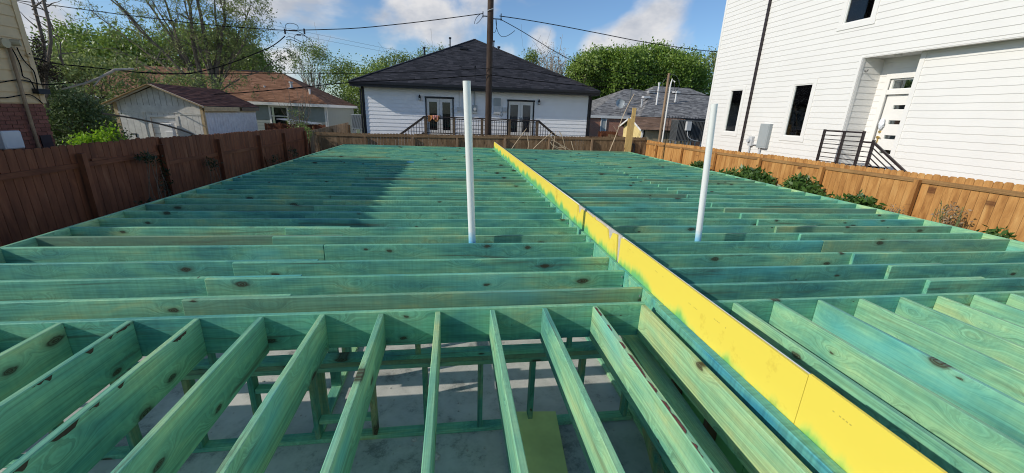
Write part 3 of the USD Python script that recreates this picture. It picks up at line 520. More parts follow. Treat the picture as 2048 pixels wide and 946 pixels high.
# left: red-brown, old
frL = Frame((-6.5, 0, 0), (0, 1, 0), (1, 0, 0))
topL = lambda a: (0.64 - 0.02 * math.sin(a)) if a < 9.9 else 0.51 + (19 - a) * 0.0115
pL_ = [5.6, 7.96, 9.98, 12.2, 14.6, 16.65, 18.9]
railL = [[(3.5, 9.9, 0.24, 0.285), (9.98, 12.2, 0.05, 0.04), (12.2, 14.6, 0.04, 0.01), (14.6, 16.65, 0.01, 0.02), (16.65, 18.9, 0.02, 0.0)], [(3.5, 9.9, -0.9, -0.9), (9.98, 18.9, -1.0, -1.0)]]
lf = fence('red_brown_fence', 'dark red-brown stained picket fence along the left side in shadow', frL, 3.6, 19.05, topL, m_rfence, m_rfence_y, railL, pL_, jit=0.014, gap=0.006)
obj('post', frL.box(10.03, 10.14, GZ, 0.60, 0.025, 0.07), m_rfence, lf); obj('patch_board', frL.box(8.2, 8.55, 0.31, 0.36, 0.02, 0.05), m_rfence_y, lf)
obj('brace', bar((-6.38, 14.62, 0.02), (-6.3, 14.95, -1.2), 0.04, 0.09), m_rfence, lf)
# neighbours' fences behind
frN = Frame((-6.75, 0, 0), (0, 1, 0), (1, 0, 0))
fence('side_fence', 'sunlit wooden fence between the brown-roofed house and the black-roofed house', frN, 20.4, 27.8, lambda a: 0.31 + (a - 20.4) * 0.024, m_wfence, m_wfence_x, [], [24.0, 27.7])
frN2 = Frame((0, 23.0, 0), (1, 0, 0), (0, -1, 0))
fence('short_fence', 'short weathered fence run left of the pale yellow shed', frN2, 9.0, 10.3, lambda a: 0.50 - (a - 9) * 0.14, m_wfence, m_wfence_x, [], [9.1])
frN3 = Frame((0, 24.0, 0), (1, 0, 0), (0, -1, 0))
fence('dark_fence', 'dark shaded fence between the black-roofed house and the brick house', frN3, 8.75, 9.9, lambda a: 0.62, m_rfence, m_rfence_y, [], [8.9])
frN4 = Frame((0, 23.6, 0), (1, 0, 0), (0, -1, 0))
fence('red_back_fence', 'dark red fence run behind the far corner of the red-brown fence', frN4, -10.0, -6.9, lambda a: 0.45, m_rfence, m_rfence_y, [], [-8.4])
# ---------------------------------------------------------------- tall white house on the right
wh = thing('white_house', 'tall white lap-sided house on the right with entry recess and dark windows', 'house')
XH, XH2, XH3, SOF = 11.85, 12.15, 12.6, 3.38
def plane_x(x, nx=-1): return Frame((x, 0, 0), (0, 1, 0), (nx, 0, 0))
fL, fR, fD = plane_x(XH), plane_x(XH2), plane_x(XH3)
YF, YN, ZT = 18.05, -3.0, 7.7
upper = Polygon([(YN, SOF), (11.03, SOF), (11.03, -1.0), (YF, -1.0), (YF, ZT), (YN, ZT)])
wins = [(15.87, 1.028, 16.62, 2.743), (12.51, 1.028, 13.28, 2.76), (11.11, 4.41, 11.99, 6.15)]
cas = [(a - .13, b - .16, c + .13, d + .14) for a, b, c, d in wins]
obj('wall', fL.prism(holes(upper, *wins), -0.14, -0.002), m_white, wh)
lap_siding(wh, fL, holes(upper.difference(sbox(YF - .1, -2, YF + 1, 9)).difference(sbox(10, -2, 11.11, SOF)), *cas), 0.178, m_white, z_from=-1.0)
obj('corner_board', fL.box(YF - .1, YF + 0.02, -1.0, ZT, 0.0, 0.024), m_trimw, wh)
obj('corner_board', fL.box(11.02, 11.11, -1.0, SOF - .003, 0.0, 0.024), m_trimw, wh)
for (a, b, c, d), (A, B, C_, D_) in zip(wins, cas):
    w = obj('window', [fL.box(A, a, b, d, 0, .026), fL.box(c, C_, b, d, 0, .026), fL.box(A, C_, d, D_, 0, .027), fL.box(A - .02, C_ + .02, B, b, 0, .032)], m_trimw, wh)
    e = 0.035
    obj('frame', [fL.box(a, a + e, b, d, -.05, .012), fL.box(c - e, c, b, d, -.05, .012), fL.box(a + e, c - e, d - e, d, -.05, .012), fL.box(a + e, c - e, b, b + e, -.05, .012)], m_trimw, w)
    obj('pane', fL.box(a + e, c - e, b + e, d - e, -.035, -.030), m_pane, w)
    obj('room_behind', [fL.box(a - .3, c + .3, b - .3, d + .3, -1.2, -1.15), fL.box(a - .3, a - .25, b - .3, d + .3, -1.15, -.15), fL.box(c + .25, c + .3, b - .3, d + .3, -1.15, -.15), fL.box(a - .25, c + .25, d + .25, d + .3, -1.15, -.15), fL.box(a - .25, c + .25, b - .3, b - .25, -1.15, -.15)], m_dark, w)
    obj('curtain', fL.box(c - .24, c - .04, b + .04, d - .04, -.09, -.075), m_grn, w)
obj('downspout', fL.box(15.27, 15.35, -1.1, ZT, 0.02, 0.09), m_bronze, wh)
obj('meter', [fL.box(14.66, 14.87, 0.55, 0.92, 0.016, 0.12), fL.tube([(14.80, .76, .12), (14.80, .76, .2)], 0.075, 14), fL.tube([(14.77, -0.9, .07), (14.77, .55, .07)], 0.03, 8)], m_lgrey, wh)
eb = obj('electrical_panel', fL.box(13.86, 14.34, 0.52, 1.42, 0.016, 0.14), m_grey, wh); obj('panel_door', fL.box(13.90, 14.30, 0.58, 1.38, 0.142, 0.148), m_grey, eb)
obj('conduit', [fL.tube([(14.66, .62, .07), (14.34, .62, .07)], .025), fL.tube([(14.2, -.9, .07), (14.2, .52, .07)], .035)], m_lgrey, wh)
rw = Polygon([(YN, -1.0), (9.68, -1.0), (9.68, SOF), (YN, SOF)])
obj('wall', fR.prism(rw, -0.14, -0.002), m_white, wh)
lap_siding(wh, fR, rw.difference(sbox(9.58, -2, 12, 9)), 0.178, m_white, z_from=-0.95)
obj('corner_board', fR.box(9.58, 9.70, -1.0, SOF - .003, 0.0, 0.024), m_trimw, wh)
obj('return_wall', bx(XH2 - .02, XH3 + .14, 9.60, 9.68, -1.0, SOF - .004), m_white, wh)
fJ = Frame((0, 11.03, 0), (1, 0, 0), (0, -1, 0))
jb = sbox(XH + .03, 0.28, XH3, SOF - .004)
obj('jamb_wall', fJ.box(XH + .002, XH3 + .14, 0.2, SOF - .004, -0.12, -0.001), m_white, wh); lap_siding(wh, fJ, jb, 0.178, m_white, z_from=0.28)
obj('corner_board', fJ.box(XH - .024, XH + .07, 0.2, SOF - .004, 0.0, 0.023), m_trimw, wh)
obj('soffit', bx(XH + .141, XH3 + .14, YN, 11.02, SOF + .002, SOF + .05), m_soffit, wh); obj('soffit', bx(XH, XH + .14, YN, 11.03, SOF - .02, SOF - .003), m_trimw, wh)
dw = Polygon([(9.68, 0.2), (11.03, 0.2), (11.03, SOF), (9.68, SOF)]); DO = (9.78, 0.30, 10.69, 2.36); TR = (9.84, 2.53, 10.63, 2.76)
obj('wall', fD.prism(holes(dw, (DO[0] - .02, .1, DO[2] + .02, 2.84)), -.14, -.002), m_white, wh)
lap_siding(wh, fD, holes(dw, (DO[0] - .3, .1, DO[2] + .13, 2.95)), 0.178, m_white, z_from=0.22)
obj('door_casing', [fD.box(DO[2], DO[2] + .13, .3, 2.95, 0, .03), fD.box(DO[0] - .1, DO[2], 2.80, 2.95, 0, .03), fD.box(DO[0] - .1, DO[2], 2.37, 2.50, -.06, .02), fD.box(DO[0] - .1, DO[0], .3, 2.80, -.05, .02)], m_trimw, wh)
lites = [2.02, 1.60, 1.18, 0.76]
dl = holes(sbox(DO[0], DO[1], DO[2], DO[3]), *[(9.96, z - .055, 10.45, z + .055) for z in lites])
d_ = obj('door', fD.prism(dl, -0.11, -0.065), m_trimw, wh)
for z in lites: obj('door_lite', fD.box(9.955, 10.455, z - .06, z + .06, -.095, -.085), m_pane, d_)
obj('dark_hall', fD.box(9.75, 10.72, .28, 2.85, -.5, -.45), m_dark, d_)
obj('door_handle', [fD.tube([(10.60, 1.16, -.065), (10.60, 1.16, -.01)], .035, 12), fD.tube([(10.60, 1.16, -.01), (10.50, 1.15, -.01)], .012, 8), fD.tube([(10.60, 1.32, -.065), (10.60, 1.32, -.03)], .034, 12), fD.box(10.585, 10.615, 1.0, 1.14, -.065, -.045)], m_brass, d_)
tr = obj('transom', [fD.box(TR[0] - .06, TR[2] + .06, TR[1] - .03, TR[1], -.09, -.03), fD.box(TR[0] - .06, TR[2] + .06, TR[3], TR[3] + .04, -.09, -.03), fD.box(TR[0] - .06, TR[0], TR[1], TR[3], -.09, -.03), fD.box(TR[2], TR[2] + .06, TR[1], TR[3], -.09, -.03)], m_trimw, wh)
obj('pane', fD.box(TR[0], TR[2], TR[1], TR[3], -.07, -.065), m_pane, tr)
obj('ceiling_light', tube([(12.2, 10.35, SOF + .002), (12.2, 10.35, SOF - .03)], .09, 18), m_trimw, wh)
obj('wall_hook', tube([(12.0, 11.03, 3.02), (12.0, 10.93, 3.0), (12.0, 10.91, 3.04)], .012), m_bronze, wh)
obj('foundation', bx(XH + .01, 22, YN, YF - .01, GZ - .1, -1.0), m_concrete2, wh)
obj('far_wall', bx(XH + .01, 22, YF - .12, YF, -1.0, ZT), m_white, wh); obj('rear_wall', bx(21.9, 22, YN, YF - .13, -1, ZT), m_white, wh); obj('near_wall', bx(XH2 + .01, 21.9, YN - .1, YN - .002, -1, ZT), m_white, wh)
obj('roof', bx(XH - .3, 22.3, YN - .3, YF + .3, ZT, ZT + .25), m_black, wh)
po = thing('entry_porch', 'grey concrete entry landing with steps at the white door', 'porch')
obj('landing', cbx(10.88, XH3 - .02, 9.15, 11.02, GZ, 0.27, .01), m_concrete2, po)
for k in range(8): obj('step', cbx(10.9, 12.1, 9.15 - .28 * (k + 1), 9.149 - .28 * k, GZ, 0.27 - .175 * (k + 1), .008), m_concrete2, po)
ra = thing('porch_railing', 'black metal railing with horizontal bars on the entry landing', 'railing'); RX = 10.96
for y, z in ((10.78, 1.33), (10.14, 1.31), (9.585, 1.33), (9.26, 1.115)): obj('post', cbx(RX - .03, RX + .03, y - .03, y + .03, .27, z, .006), m_bronze, ra)
for k, z in enumerate((1.29, 1.17, 1.05, .925, .80, .67, .545, .42)):
    r = 0.022 if k == 0 else 0.011
    obj('bar', bar((RX, 9.585, z), (RX, 10.78, z), 2 * r, 2 * r), m_bronze, ra)
    if z < 1.1: obj('bar', bar((RX, 9.26, z), (RX, 9.585, z), .022 if z < 1.04 else .045, .022 if z < 1.04 else .045), m_bronze, ra)
for k, z in enumerate((1.06, .93, .80, .67, .54)):
    r = .025 if k == 0 else .011
    obj('stair_bar', bar((RX, 9.26, z), (RX, 7.2, z - 2.06 * .66), 2 * r, 2 * r), m_bronze, ra)
obj('post', cbx(RX - .03, RX + .03, 7.17, 7.23, GZ, -.25, .006), m_bronze, ra)
m = trimesh.creation.icosphere(3, 1.0); nz = meshkit.fbm(m.vertices * 2.3 + 5, 3, 2)[:, None]; m.vertices = m.vertices * (0.65 + 0.7 * nz) * (0.05, 0.075, 0.16) + (12.60, 10.58, 1.55)
obj('plastic_bag', m, m_bag, smooth=True, label='crumpled clear plastic bag hanging beside the brass lock of the white door', cat='bag')

# ---------------------------------------------------------------- black-roofed house at the back
bh = thing('black_roofed_house', 'low white lap-sided house with charcoal hip roof behind the back fence', 'house')
fb = Frame((0, 25, 0), (1, 0, 0.006), (0, -1, 0), (-0.006, 0, 1))
d1, d2 = (-1.63, .05, .03, 2.2), (3.24, .05, 4.9, 2.2)
wp = sbox(-5.17, GZ, 8.43, 2.62)
obj('wall', fb.prism(holes(wp, d1, d2), -.15, -.002), m_white2, bh)
lap_siding(bh, fb, holes(sbox(-5.03, GZ, 8.29, 2.62), d1, d2), 0.217, m_white2, tb=0.022, z_from=GZ)
for a in (-5.18, 8.29): obj('corner_board', fb.box(a, a + .15, GZ, 2.62, 0, .03), m_black, bh)
obj('side_wall', bx(-5.17, -5.05, 25.16, 46, GZ, 2.6), m_white2, bh); obj('side_wall', bx(8.31, 8.43, 25.16, 46, GZ, 2.62), m_white2, bh)
E0, E1, EY, EZ = -5.66, 8.75, 24.4, 2.86
obj('fascia', [fb.box(E0, E1, 2.64, 2.85, .54, .60), fb.box(E0 - .02, E1 + .02, 2.73, 2.86, .60, .68), fb.box(E0, E1, 2.60, 2.64, 0.0, .60)], m_black, bh)
obj('fascia', [bx(E0 - .05, E0, 24.5, 46, 2.6, 2.84), bx(E1, E1 + .05, 24.5, 46, 2.68, 2.92)], m_black, bh)
obj('downspout', fb.box(-5.27, -5.19, GZ, 2.5, .03, .1), m_black, bh); obj('downspout', fb.box(8.44, 8.5, GZ, 2.5, .03, .09), m_black, bh)
AP = (1.55, 31.75, 6.48)
shingle_plane(bh, [(E0, EY, EZ - .03), (E1, EY, EZ + .05), AP], m_sh_black, seed=1)
shingle_plane(bh, [(E0, EY, EZ - .03), (E0, 46, EZ - .03), (1.55, 46, 6.48), AP], m_sh_black, seed=2, e=0.3, tab=.6); shingle_plane(bh, [(E1, EY, EZ + .05), (E1, 46, EZ + .05), (1.55, 46, 6.48), AP], m_sh_black, seed=3, e=.3, tab=.6)
for (p, q_) in (((E0, EY, EZ - .03), AP), ((E1, EY, EZ + .05), AP)): obj('hip_cap', bar(p, q_, .25, .04), m_sh_black, bh, tint=np.full(8, .25))
for x, y, z0, z1, r in ((-.2, 30, 5.4, 6.12, .045), (-1.94, 30, 4.6, 5.42, .05), (2.88, 31, 5.6, 6.26, .04), (3.25, 31, 5.4, 5.9, .06), (-.9, 30.5, 5.0, 5.5, .03)):
    v = obj('vent_pipe', tube([(x, y, z0), (x, y, z1)], r, 10), m_black, bh); obj('vent_cap', tube([(x, y, z1), (x, y, z1 + .1)], r * 1.9, 10), m_black, v)
obj('roof_vent', bar((.45, 29.7, 5.52), (.95, 29.7, 5.52), .35, .12), m_black, bh)
obj('service_mast', [tube([(1.26, 24.9, 3.0), (1.26, 24.9, 3.85)], .03, 8), tube([(1.26, 24.9, 3.82), (1.26, 24.86, 3.95), (1.26, 24.78, 3.93)], .05, 8)], m_black, bh)
obj('mast_boot', tube([(1.26, 24.9, 3.0), (1.26, 24.9, 3.09)], (.12, .05), 10), m_lgrey, bh)
for nm, d, lit in (('a', d1, [(-1.41, -.95), (-.64, -.18)]), ('b', d2, [(3.42, 3.90), (4.20, 4.67)])):
    a, b, c, t_ = d
    k = obj('door_casing', [fb.box(a, a + .075, b, t_, -.05, .045), fb.box(c - .075, c, b, t_, -.05, .045), fb.box(a - .02, c + .02, t_ - .08, t_ + .02, -.05, .05)], m_black, bh)
    mid = (a + c) / 2
    for (l0, l1), (x0, x1) in zip(lit, ((a + .08, mid - .006), (mid + .006, c - .08))):
        dr = obj('french_door', fb.prism(holes(sbox(x0, b, x1, t_ - .085), (l0, .32, l1, 1.92)), -.05, .0), m_trimw, bh)
        obj('pane', fb.box(l0, l1, .32, 1.92, -.03, -.025), m_pane_dull, dr)
        if nm == 'b':
            xs = np.linspace(l0 - .02, l1 + .02, 25); v = np.array([[x, z, -.09 + .015 * math.sin(i * 1.7)] for i, x in enumerate(xs) for z in (.30, 1.94)]); ff_ = np.array([[2 * i, 2 * i + 2, 2 * i + 3, 2 * i + 1] for i in range(24)])
            obj('curtain', fb.mesh(v, np.vstack([ff_[:, [0, 1, 2]], ff_[:, [0, 2, 3]]])), m_curtain, dr)
        obj('handle', fb.box(mid - .06 if x0 < mid - .1 else mid + .035, mid - .035 if x0 < mid - .1 else mid + .06, 1.0, 1.2, 0, .03), m_black, dr)
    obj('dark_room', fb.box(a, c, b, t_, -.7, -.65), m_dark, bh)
for x in (-1.93, 5.16):
    l_ = obj('wall_lantern', [fb.box(x - .06, x + .06, 1.98, 2.16, .05, .17), fb.box(x - .04, x + .04, 2.05, 2.2, .02, .05), fb.tube([(x, 2.16, .11), (x, 2.3, .11)], (.085, .015), 6)], m_black, bh)
    obj('lantern_glass', fb.box(x - .05, x + .05, 2.0, 2.1, .171, .174), m_lgrey, l_)
obj('meter_box', [fb.box(.22, .44, 1.43, 1.70, .02, .14), fb.tube([(.36, 1.70, .05), (.36, 2.6, .05)], .012)], m_lgrey, bh)
obj('panel_box', fb.box(.62, .82, 1.35, 2.2, .02, .13), m_grey, bh)
mb = obj('meter_socket', [fb.box(1.12, 1.40, 1.36, 1.82, .02, .14), fb.tube([(1.26, 1.82, .08), (1.26, 2.62, .08)], .035)], m_grey, bh); obj('meter_dial', fb.tube([(1.27, 1.6, .14), (1.27, 1.6, .24)], .09, 14), m_lgrey, mb)
obj('panel_box', fb.box(2.40, 2.82, 1.82, 2.26, .02, .16), m_grey, bh); obj('panel_box', fb.box(2.40, 2.80, 1.37, 1.815, .02, .15), m_lgrey, bh)
obj('meter_box', fb.box(2.96, 3.18, 1.5, 1.76, .02, .13), m_lgrey, bh); obj('cable_loop', fb.tube([(2.9, 1.5, .04), (2.95, 1.32, .05), (2.88, 1.22, .05), (2.83, 1.3, .05)], .012), m_wire, bh)
obj('camera', fb.box(2.95, 3.02, 2.56, 2.62, .02, .1), m_lgrey, bh)
dk = thing('rear_deck', 'dark stained deck with railing and side stairs behind the back fence', 'deck'); RY = 23.6
obj('deck_floor', bx(-1.65, 4.9, 23.52, 24.97, -.06, .06), m_deck, dk)
pxs = (-1.56, .03, 1.62, 3.21, 4.85)
for x in pxs:
    obj('post', bx(x - .07, x + .07, RY - .07, RY + .07, GZ, 1.06), m_deckp, dk)
obj('top_rail', bx(-1.66, 4.95, RY - .08, RY + .08, 1.062, 1.12), m_deck, dk); obj('bottom_rail', bx(-1.5, 4.8, RY - .02, RY + .02, .18, .23), m_deck, dk); obj('upper_rail', bx(-1.5, 4.8, RY - .02, RY + .02, .98, 1.03), m_deck, dk)
obj('wire_rail', [bx(-1.5, 4.8, RY - .008, RY + .008, z, z + .016) for z in (.45, .7)], m_deck, dk)
for k in range(len(pxs) - 1):
    for x in np.arange(pxs[k] + .17, pxs[k + 1] - .1, .135): obj('baluster', bx(x - .014, x + .014, RY - .014, RY + .014, .231, .979), m_deck, dk)
for sgn, x0 in ((-1, -1.6), (1, 4.9)):
    obj('stair_rail', bar((x0, RY, 1.08), (x0 + sgn * 2.2, RY, 1.08 - 2.2 * .74), .06, .12), m_deck, dk); obj('stair_stringer', bar((x0, RY, .15), (x0 + sgn * 1.9, RY, .15 - 1.9 * .74), .05, .25), m_deck, dk)
    for i in range(13):
        x = x0 + sgn * (.16 + i * .15); z = 1.06 - abs(x - x0) * .74; obj('baluster', bx(x - .014, x + .014, RY - .014, RY + .014, z - .85, z), m_deck, dk)
    obj('post', bx(x0 + sgn * 2.1 - .05, x0 + sgn * 2.1 + .05, RY - .05, RY + .05, GZ, -.4), m_deckp, dk)
    for i in range(6): obj('step', bx(*sorted((x0 + sgn * .28 * i, x0 + sgn * .28 * (i + 1))), 23.65, 24.9, -.1 - .2 * i, -.05 - .2 * i), m_deck, dk)
def cloth(x0, x1, ztop, drop, mat, name, label, seed, dy=0.0):
    n, mm_ = 14, 12; V = []
    r = np.random.default_rng(seed); ph = r.uniform(0, 6, 3)
    for i in range(n):
        x = x0 + (x1 - x0) * i / (n - 1); dr = drop * (0.72 + .28 * math.sin(i * .7 + ph[0]))
        for j in range(mm_):
            s = j / (mm_ - 1) * 2 - 1
            if abs(s) < .25: y, z = RY + s * .36, ztop + .012 * math.cos(s * 6)
            else: y, z = RY + math.copysign(.10 + .02 * math.sin(i * 1.3 + ph[1]), s), ztop - (abs(s) - .25) / .75 * dr
            V.append((x + .015 * math.sin(j + ph[2]), y + dy, z))
    F = np.array([[i * mm_ + j, (i + 1) * mm_ + j, (i + 1) * mm_ + j + 1, i * mm_ + j + 1] for i in range(n - 1) for j in range(mm_ - 1)])
    obj(name, (np.array(V), F), mat, label=label, cat='rug', smooth=True)
cloth(-1.42, -.80, 1.15, .34, m_rust, 'draped_rug', 'rust orange fringed rug draped over the deck railing', 3)
cloth(-1.16, -.88, 1.165, .22, m_pink, 'folded_rug', 'pink folded rug lying over the rust rug on the deck railing', 4, -.03)

# ---------------------------------------------------------------- air conditioners
def condenser(name, label, x0, x1, y0, y1, z0, z1, mat, pitch=.055, group=None):
    t = thing(name, label, 'air conditioner', group)
    obj('cabinet', cbx(x0 + .03, x1 - .03, y0 + .03, y1 - .03, z0, z1 - .04), m_dark, t); obj('lid', cbx(x0, x1, y0, y1, z1 - .05, z1, .012), mat, t)
    obj('base_pan', cbx(x0, x1, y0, y1, z0 - .04, z0, .01), mat, t)
    for x in np.arange(x0 + .02, x1 - .01, pitch): obj('slat', bx(x, x + .018, y0, y0 + .03, z0 + .001, z1 - .052), mat, t)
    for y in np.arange(y0 + .06, y1 - .01, pitch):
        obj('slat', bx(x0, x0 + .03, y, y + .018, z0 + .001, z1 - .052), mat, t)
    obj('stand', [bx(x, x + .06, y, y + .06, GZ, z0 - .041) for x in (x0 + .05, x1 - .11) for y in (y0 + .05, y1 - .11)], m_galv, t)
    return t
condenser('air_conditioner', 'grey slatted air conditioner left of the black-roofed house', -5.88, -5.32, 25.0, 25.6, .25, 1.04, m_grey, .04)
t = condenser('air_conditioner', 'left of two dark ribbed air conditioners behind the white house', 11.5, 12.3, 19.9, 20.6, .42, 1.45, m_dgrey, .08)
obj('disconnect_box', cbx(11.93, 12.20, 19.74, 19.89, .93, 1.38, .01), m_lgrey, t); obj('whip', tube(spline([(12.05, 19.8, .93), (12.08, 19.78, .7), (12.3, 19.8, .5), (12.75, 19.85, .42)], 14), .02), m_lgrey, t)
condenser('air_conditioner', 'right of two dark ribbed air conditioners behind the white house', 12.34, 13.1, 19.9, 20.6, .42, 1.43, m_dgrey, .08)
t = thing('iron_fence', 'thin black iron bar fence in front of the dark air conditioners', 'fence')
for x in np.arange(11.25, 13.2, .17): obj('bar', bx(x - .01, x + .01, 20.69, 20.71, GZ, 1.62), m_black, t)
obj('rail', bx(11.2, 13.2, 20.685, 20.715, 1.5, 1.54), m_black, t)

# ---------------------------------------------------------------- brown-roofed house and pieces near it
gh = thing('brown_roofed_house', 'grey-green house with brown shingle hip roof at the far left', 'house')
fg = Frame((0, 30.4, 0), (1, 0, 0), (0, -1, 0)); gw = (-12.36, .08, -11.34, 1.23)
obj('wall', fg.prism(holes(sbox(-26, GZ, -8.75, 1.42), gw), -.15, -.002), m_grn, gh); lap_siding(gh, fg, holes(sbox(-26, GZ, -8.85, 1.42), gw), .19, m_grn, z_from=GZ)
fs_ = Frame((-8.75, 0, 0), (0, 1, 0), (1, 0, 0)); obj('wall', fs_.box(30.41, 38.4, GZ, 1.42, -.15, -.002), m_grn, gh); lap_siding(gh, fs_, sbox(30.5, GZ, 38.4, 1.42), .19, m_grn, z_from=GZ)
obj('corner_board', [fg.box(-8.87, -8.73, GZ, 1.42, 0, .03), fs_.box(30.37, 30.5, GZ, 1.42, 0, .03)], m_trimw, gh)
obj('fascia', [bx(-26.3, -8.5, 29.97, 30.02, 1.36, 1.55), bx(-8.53, -8.48, 30.02, 38.7, 1.36, 1.55), bx(-26.3, -8.54, 30.03, 30.39, 1.42, 1.45), bx(-8.74, -8.54, 30.4, 38.7, 1.42, 1.45)], m_trimw, gh)
w = obj('window', [fg.box(gw[0] - .12, gw[0], gw[1] - .1, gw[3] + .12, 0, .035), fg.box(gw[2], gw[2] + .12, gw[1] - .1, gw[3] + .12, 0, .035), fg.box(gw[0], gw[2], gw[3], gw[3] + .12, 0, .034), fg.box(gw[0], gw[2], gw[1] - .1, gw[1], 0, .034), fg.box(gw[0], gw[2], .63, .69, -.05, .02)], m_trimw, gh)
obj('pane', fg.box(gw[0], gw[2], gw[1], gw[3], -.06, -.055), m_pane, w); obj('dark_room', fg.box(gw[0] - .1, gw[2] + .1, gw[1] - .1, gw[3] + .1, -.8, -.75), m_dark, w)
RZ = 3.72
shingle_plane(gh, [(-26.3, 29.97, 1.55), (-8.48, 29.97, 1.55), (-12.85, 34.34, RZ), (-22, 34.34, RZ)], m_sh_brown, seed=5, e=.15); shingle_plane(gh, [(-8.48, 29.97, 1.55), (-8.48, 38.7, 1.55), (-12.85, 34.34, RZ)], m_sh_brown, seed=6, e=.15)
shingle_plane(gh, [(-26.3, 38.7, 1.55), (-8.48, 38.7, 1.55), (-12.85, 34.34, RZ), (-22, 34.34, RZ)], m_sh_brown, seed=7, e=.5, tab=1)
def pipe_on(parent, x, y, z0, z1, r, mat, cap=0): obj('roof_pipe', [tube([(x, y, z0), (x, y, z1)], r, 10)] + ([tube([(x, y, z1), (x, y, z1 + .08)], r * 1.6, 10)] if cap else []), mat, parent)
pipe_on(gh, -11.42, 32.0, 2.5, 2.92, .09, m_galv, 1); pipe_on(gh, -10.0, 31.3, 2.1, 2.55, .06, m_trimw); obj('mast_boot', tube([(-11.42, 32, 2.55), (-11.42, 32, 2.63)], (.25, .1), 10), m_galv, gh); pipe_on(gh, -13.2, 32, 2.5, 2.65, .06, m_galv)
obj('ridge_vent', bx(-16, -13.6, 34.2, 34.48, RZ - .02, RZ + .06), m_dark, gh)
t = thing('lean_to_roof', 'small silver sheet lean-to roof beside the back corner of the red-brown fence', 'shelter')
v, f = bar((-9.3, 24.0, .68), (-7.4, 24.0, .48), 1.2, .03); obj('sheet', (v, f), m_metalroof, t); obj('post', [bx(x - .05, x + .05, y - .05, y + .05, GZ, .5) for x in (-9.2, -7.5) for y in (23.5, 24.5)], m_rfence, t)

# ---------------------------------------------------------------- grey-roofed brick house, yellow shed, small pole
rh = thing('grey_roofed_house', 'brick house with grey shingle hip roof behind the pale yellow shed', 'house')
obj('brick_wall', bx(11.3, 26, 34.08, 34.28, GZ, 1.36), m_brick_far, rh); obj('brick_wall', bx(11.3, 11.5, 34.29, 44, GZ, 1.36), m_brick_far, rh)
w = obj('window', [bx(12.55, 12.62, 34.02, 34.08, .2, 1.34), bx(13.02, 13.09, 34.02, 34.08, .2, 1.34), bx(12.62, 13.02, 34.02, 34.08, .2, .27)], m_trimw, rh); obj('pane', bx(12.62, 13.02, 34.05, 34.055, .27, 1.34), m_grey, w)
obj('fascia', [bx(11.2, 16.0, 33.95, 34.0, 1.36, 1.58), bx(11.2, 16, 34.01, 34.07, 1.36, 1.40)], m_trimw, rh)
def hip(parent, x0, x1, y0, y1, z0, z1, inset, mat, seed, e=.16):
    ym = (y0 + y1) / 2; a, b = x0 + inset, x1 - inset
    shingle_plane(parent, [(x0, y0, z0), (x1, y0, z0), (b, ym, z1), (a, ym, z1)], mat, seed=seed, e=e); shingle_plane(parent, [(x0, y0, z0), (x0, y1, z0), (a, ym, z1)], mat, seed=seed + 1, e=e)
    shingle_plane(parent, [(x1, y0, z0), (x1, y1, z0), (b, ym, z1)], mat, seed=seed + 2, e=.5, tab=1); shingle_plane(parent, [(x0, y1, z0), (x1, y1, z0), (b, ym, z1), (a, ym, z1)], mat, seed=seed + 3, e=.5, tab=1)
hip(rh, 11.2, 24, 33.95, 45.5, 1.58, 4.2, 5.7, m_sh_grey, 11)
hip(rh, 15.4, 28.2, 32.6, 47.4, 1.62, 4.62, 4.6, m_sh_grey, 21)
obj('fascia', bx(15.4, 28, 32.55, 32.6, 1.42, 1.62), m_black, rh)
for x, y, z0, z1, r, mm_ in ((18.0, 35.2, 2.5, 4.45, .07, m_trimw), (16.6, 35.2, 2.4, 3.0, .05, m_lgrey), (15.9, 36.2, 2.5, 3.95, .06, m_dgrey), (20.2, 36, 3.0, 3.9, .06, m_trimw)): pipe_on(rh, x, y, z0, z1, r, mm_, 1)
for x, y, z in ((18.7, 38.0, 3.95), (21.4, 38.2, 4.0), (17.6, 36.6, 3.35)): obj('box_vent', bar((x - .3, y, z), (x + .3, y, z), .5, .18), m_lgrey, rh)
t = thing('satellite_dish', 'small grey satellite dish on the left part of the grey roof', 'dish')
m = trimesh.creation.icosphere(3, 1.0); vv = np.array(m.vertices); m.update_faces((vv[m.faces][:, :, 2].mean(1) > .75)); m.remove_unreferenced_vertices(); v = np.array(m.vertices); v[:, 2] -= 1; v *= .62
an = math.radians(65); v = np.stack([v[:, 0], v[:, 1] * math.cos(an) + v[:, 2] * math.sin(an), v[:, 1] * math.sin(an) * 1 - v[:, 2] * math.cos(an)], 1) + (14.2, 34.3, 2.55)
obj('dish_bowl', (v, np.array(m.faces)), m_grey, t, smooth=True); obj('mast', tube([(14.35, 34.5, 1.7), (14.35, 34.45, 2.2), (14.25, 34.4, 2.5)], .03), m_dgrey, t); obj('feed_arm', [tube([(14.3, 34.4, 2.2), (14.45, 33.85, 2.55)], .025), bx(14.35, 14.6, 33.75, 33.9, 2.5, 2.65)], m_lgrey, t)
ys_ = thing('yellow_shed', 'low pale yellow shed with tan-brown roof behind the corner of the cedar fence', 'shed')
fy = Frame((10.45, 0, 0), (0, 1, 0), (-1, 0, 0)); gp = Polygon([(21.5, GZ), (24.2, GZ), (24.2, 1.0), (22.9, 1.46), (21.5, .92)])
obj('gable_wall', fy.prism(gp, -.1, -.002), m_yel, ys_)
for k in range(12):
    for p in polys(gp.intersection(sbox(21.5 + k * .225, -2, 21.72 + k * .225, 2))): obj('siding_plank', fy.prism(p, 0, .012), m_yel, ys_)
obj('front_wall', bx(10.36, 13.4, 21.5, 21.6, GZ, .9), m_tan, ys_); obj('corner_board', bx(10.33, 10.43, 21.44, 21.5, GZ, .88), m_trimw, ys_)
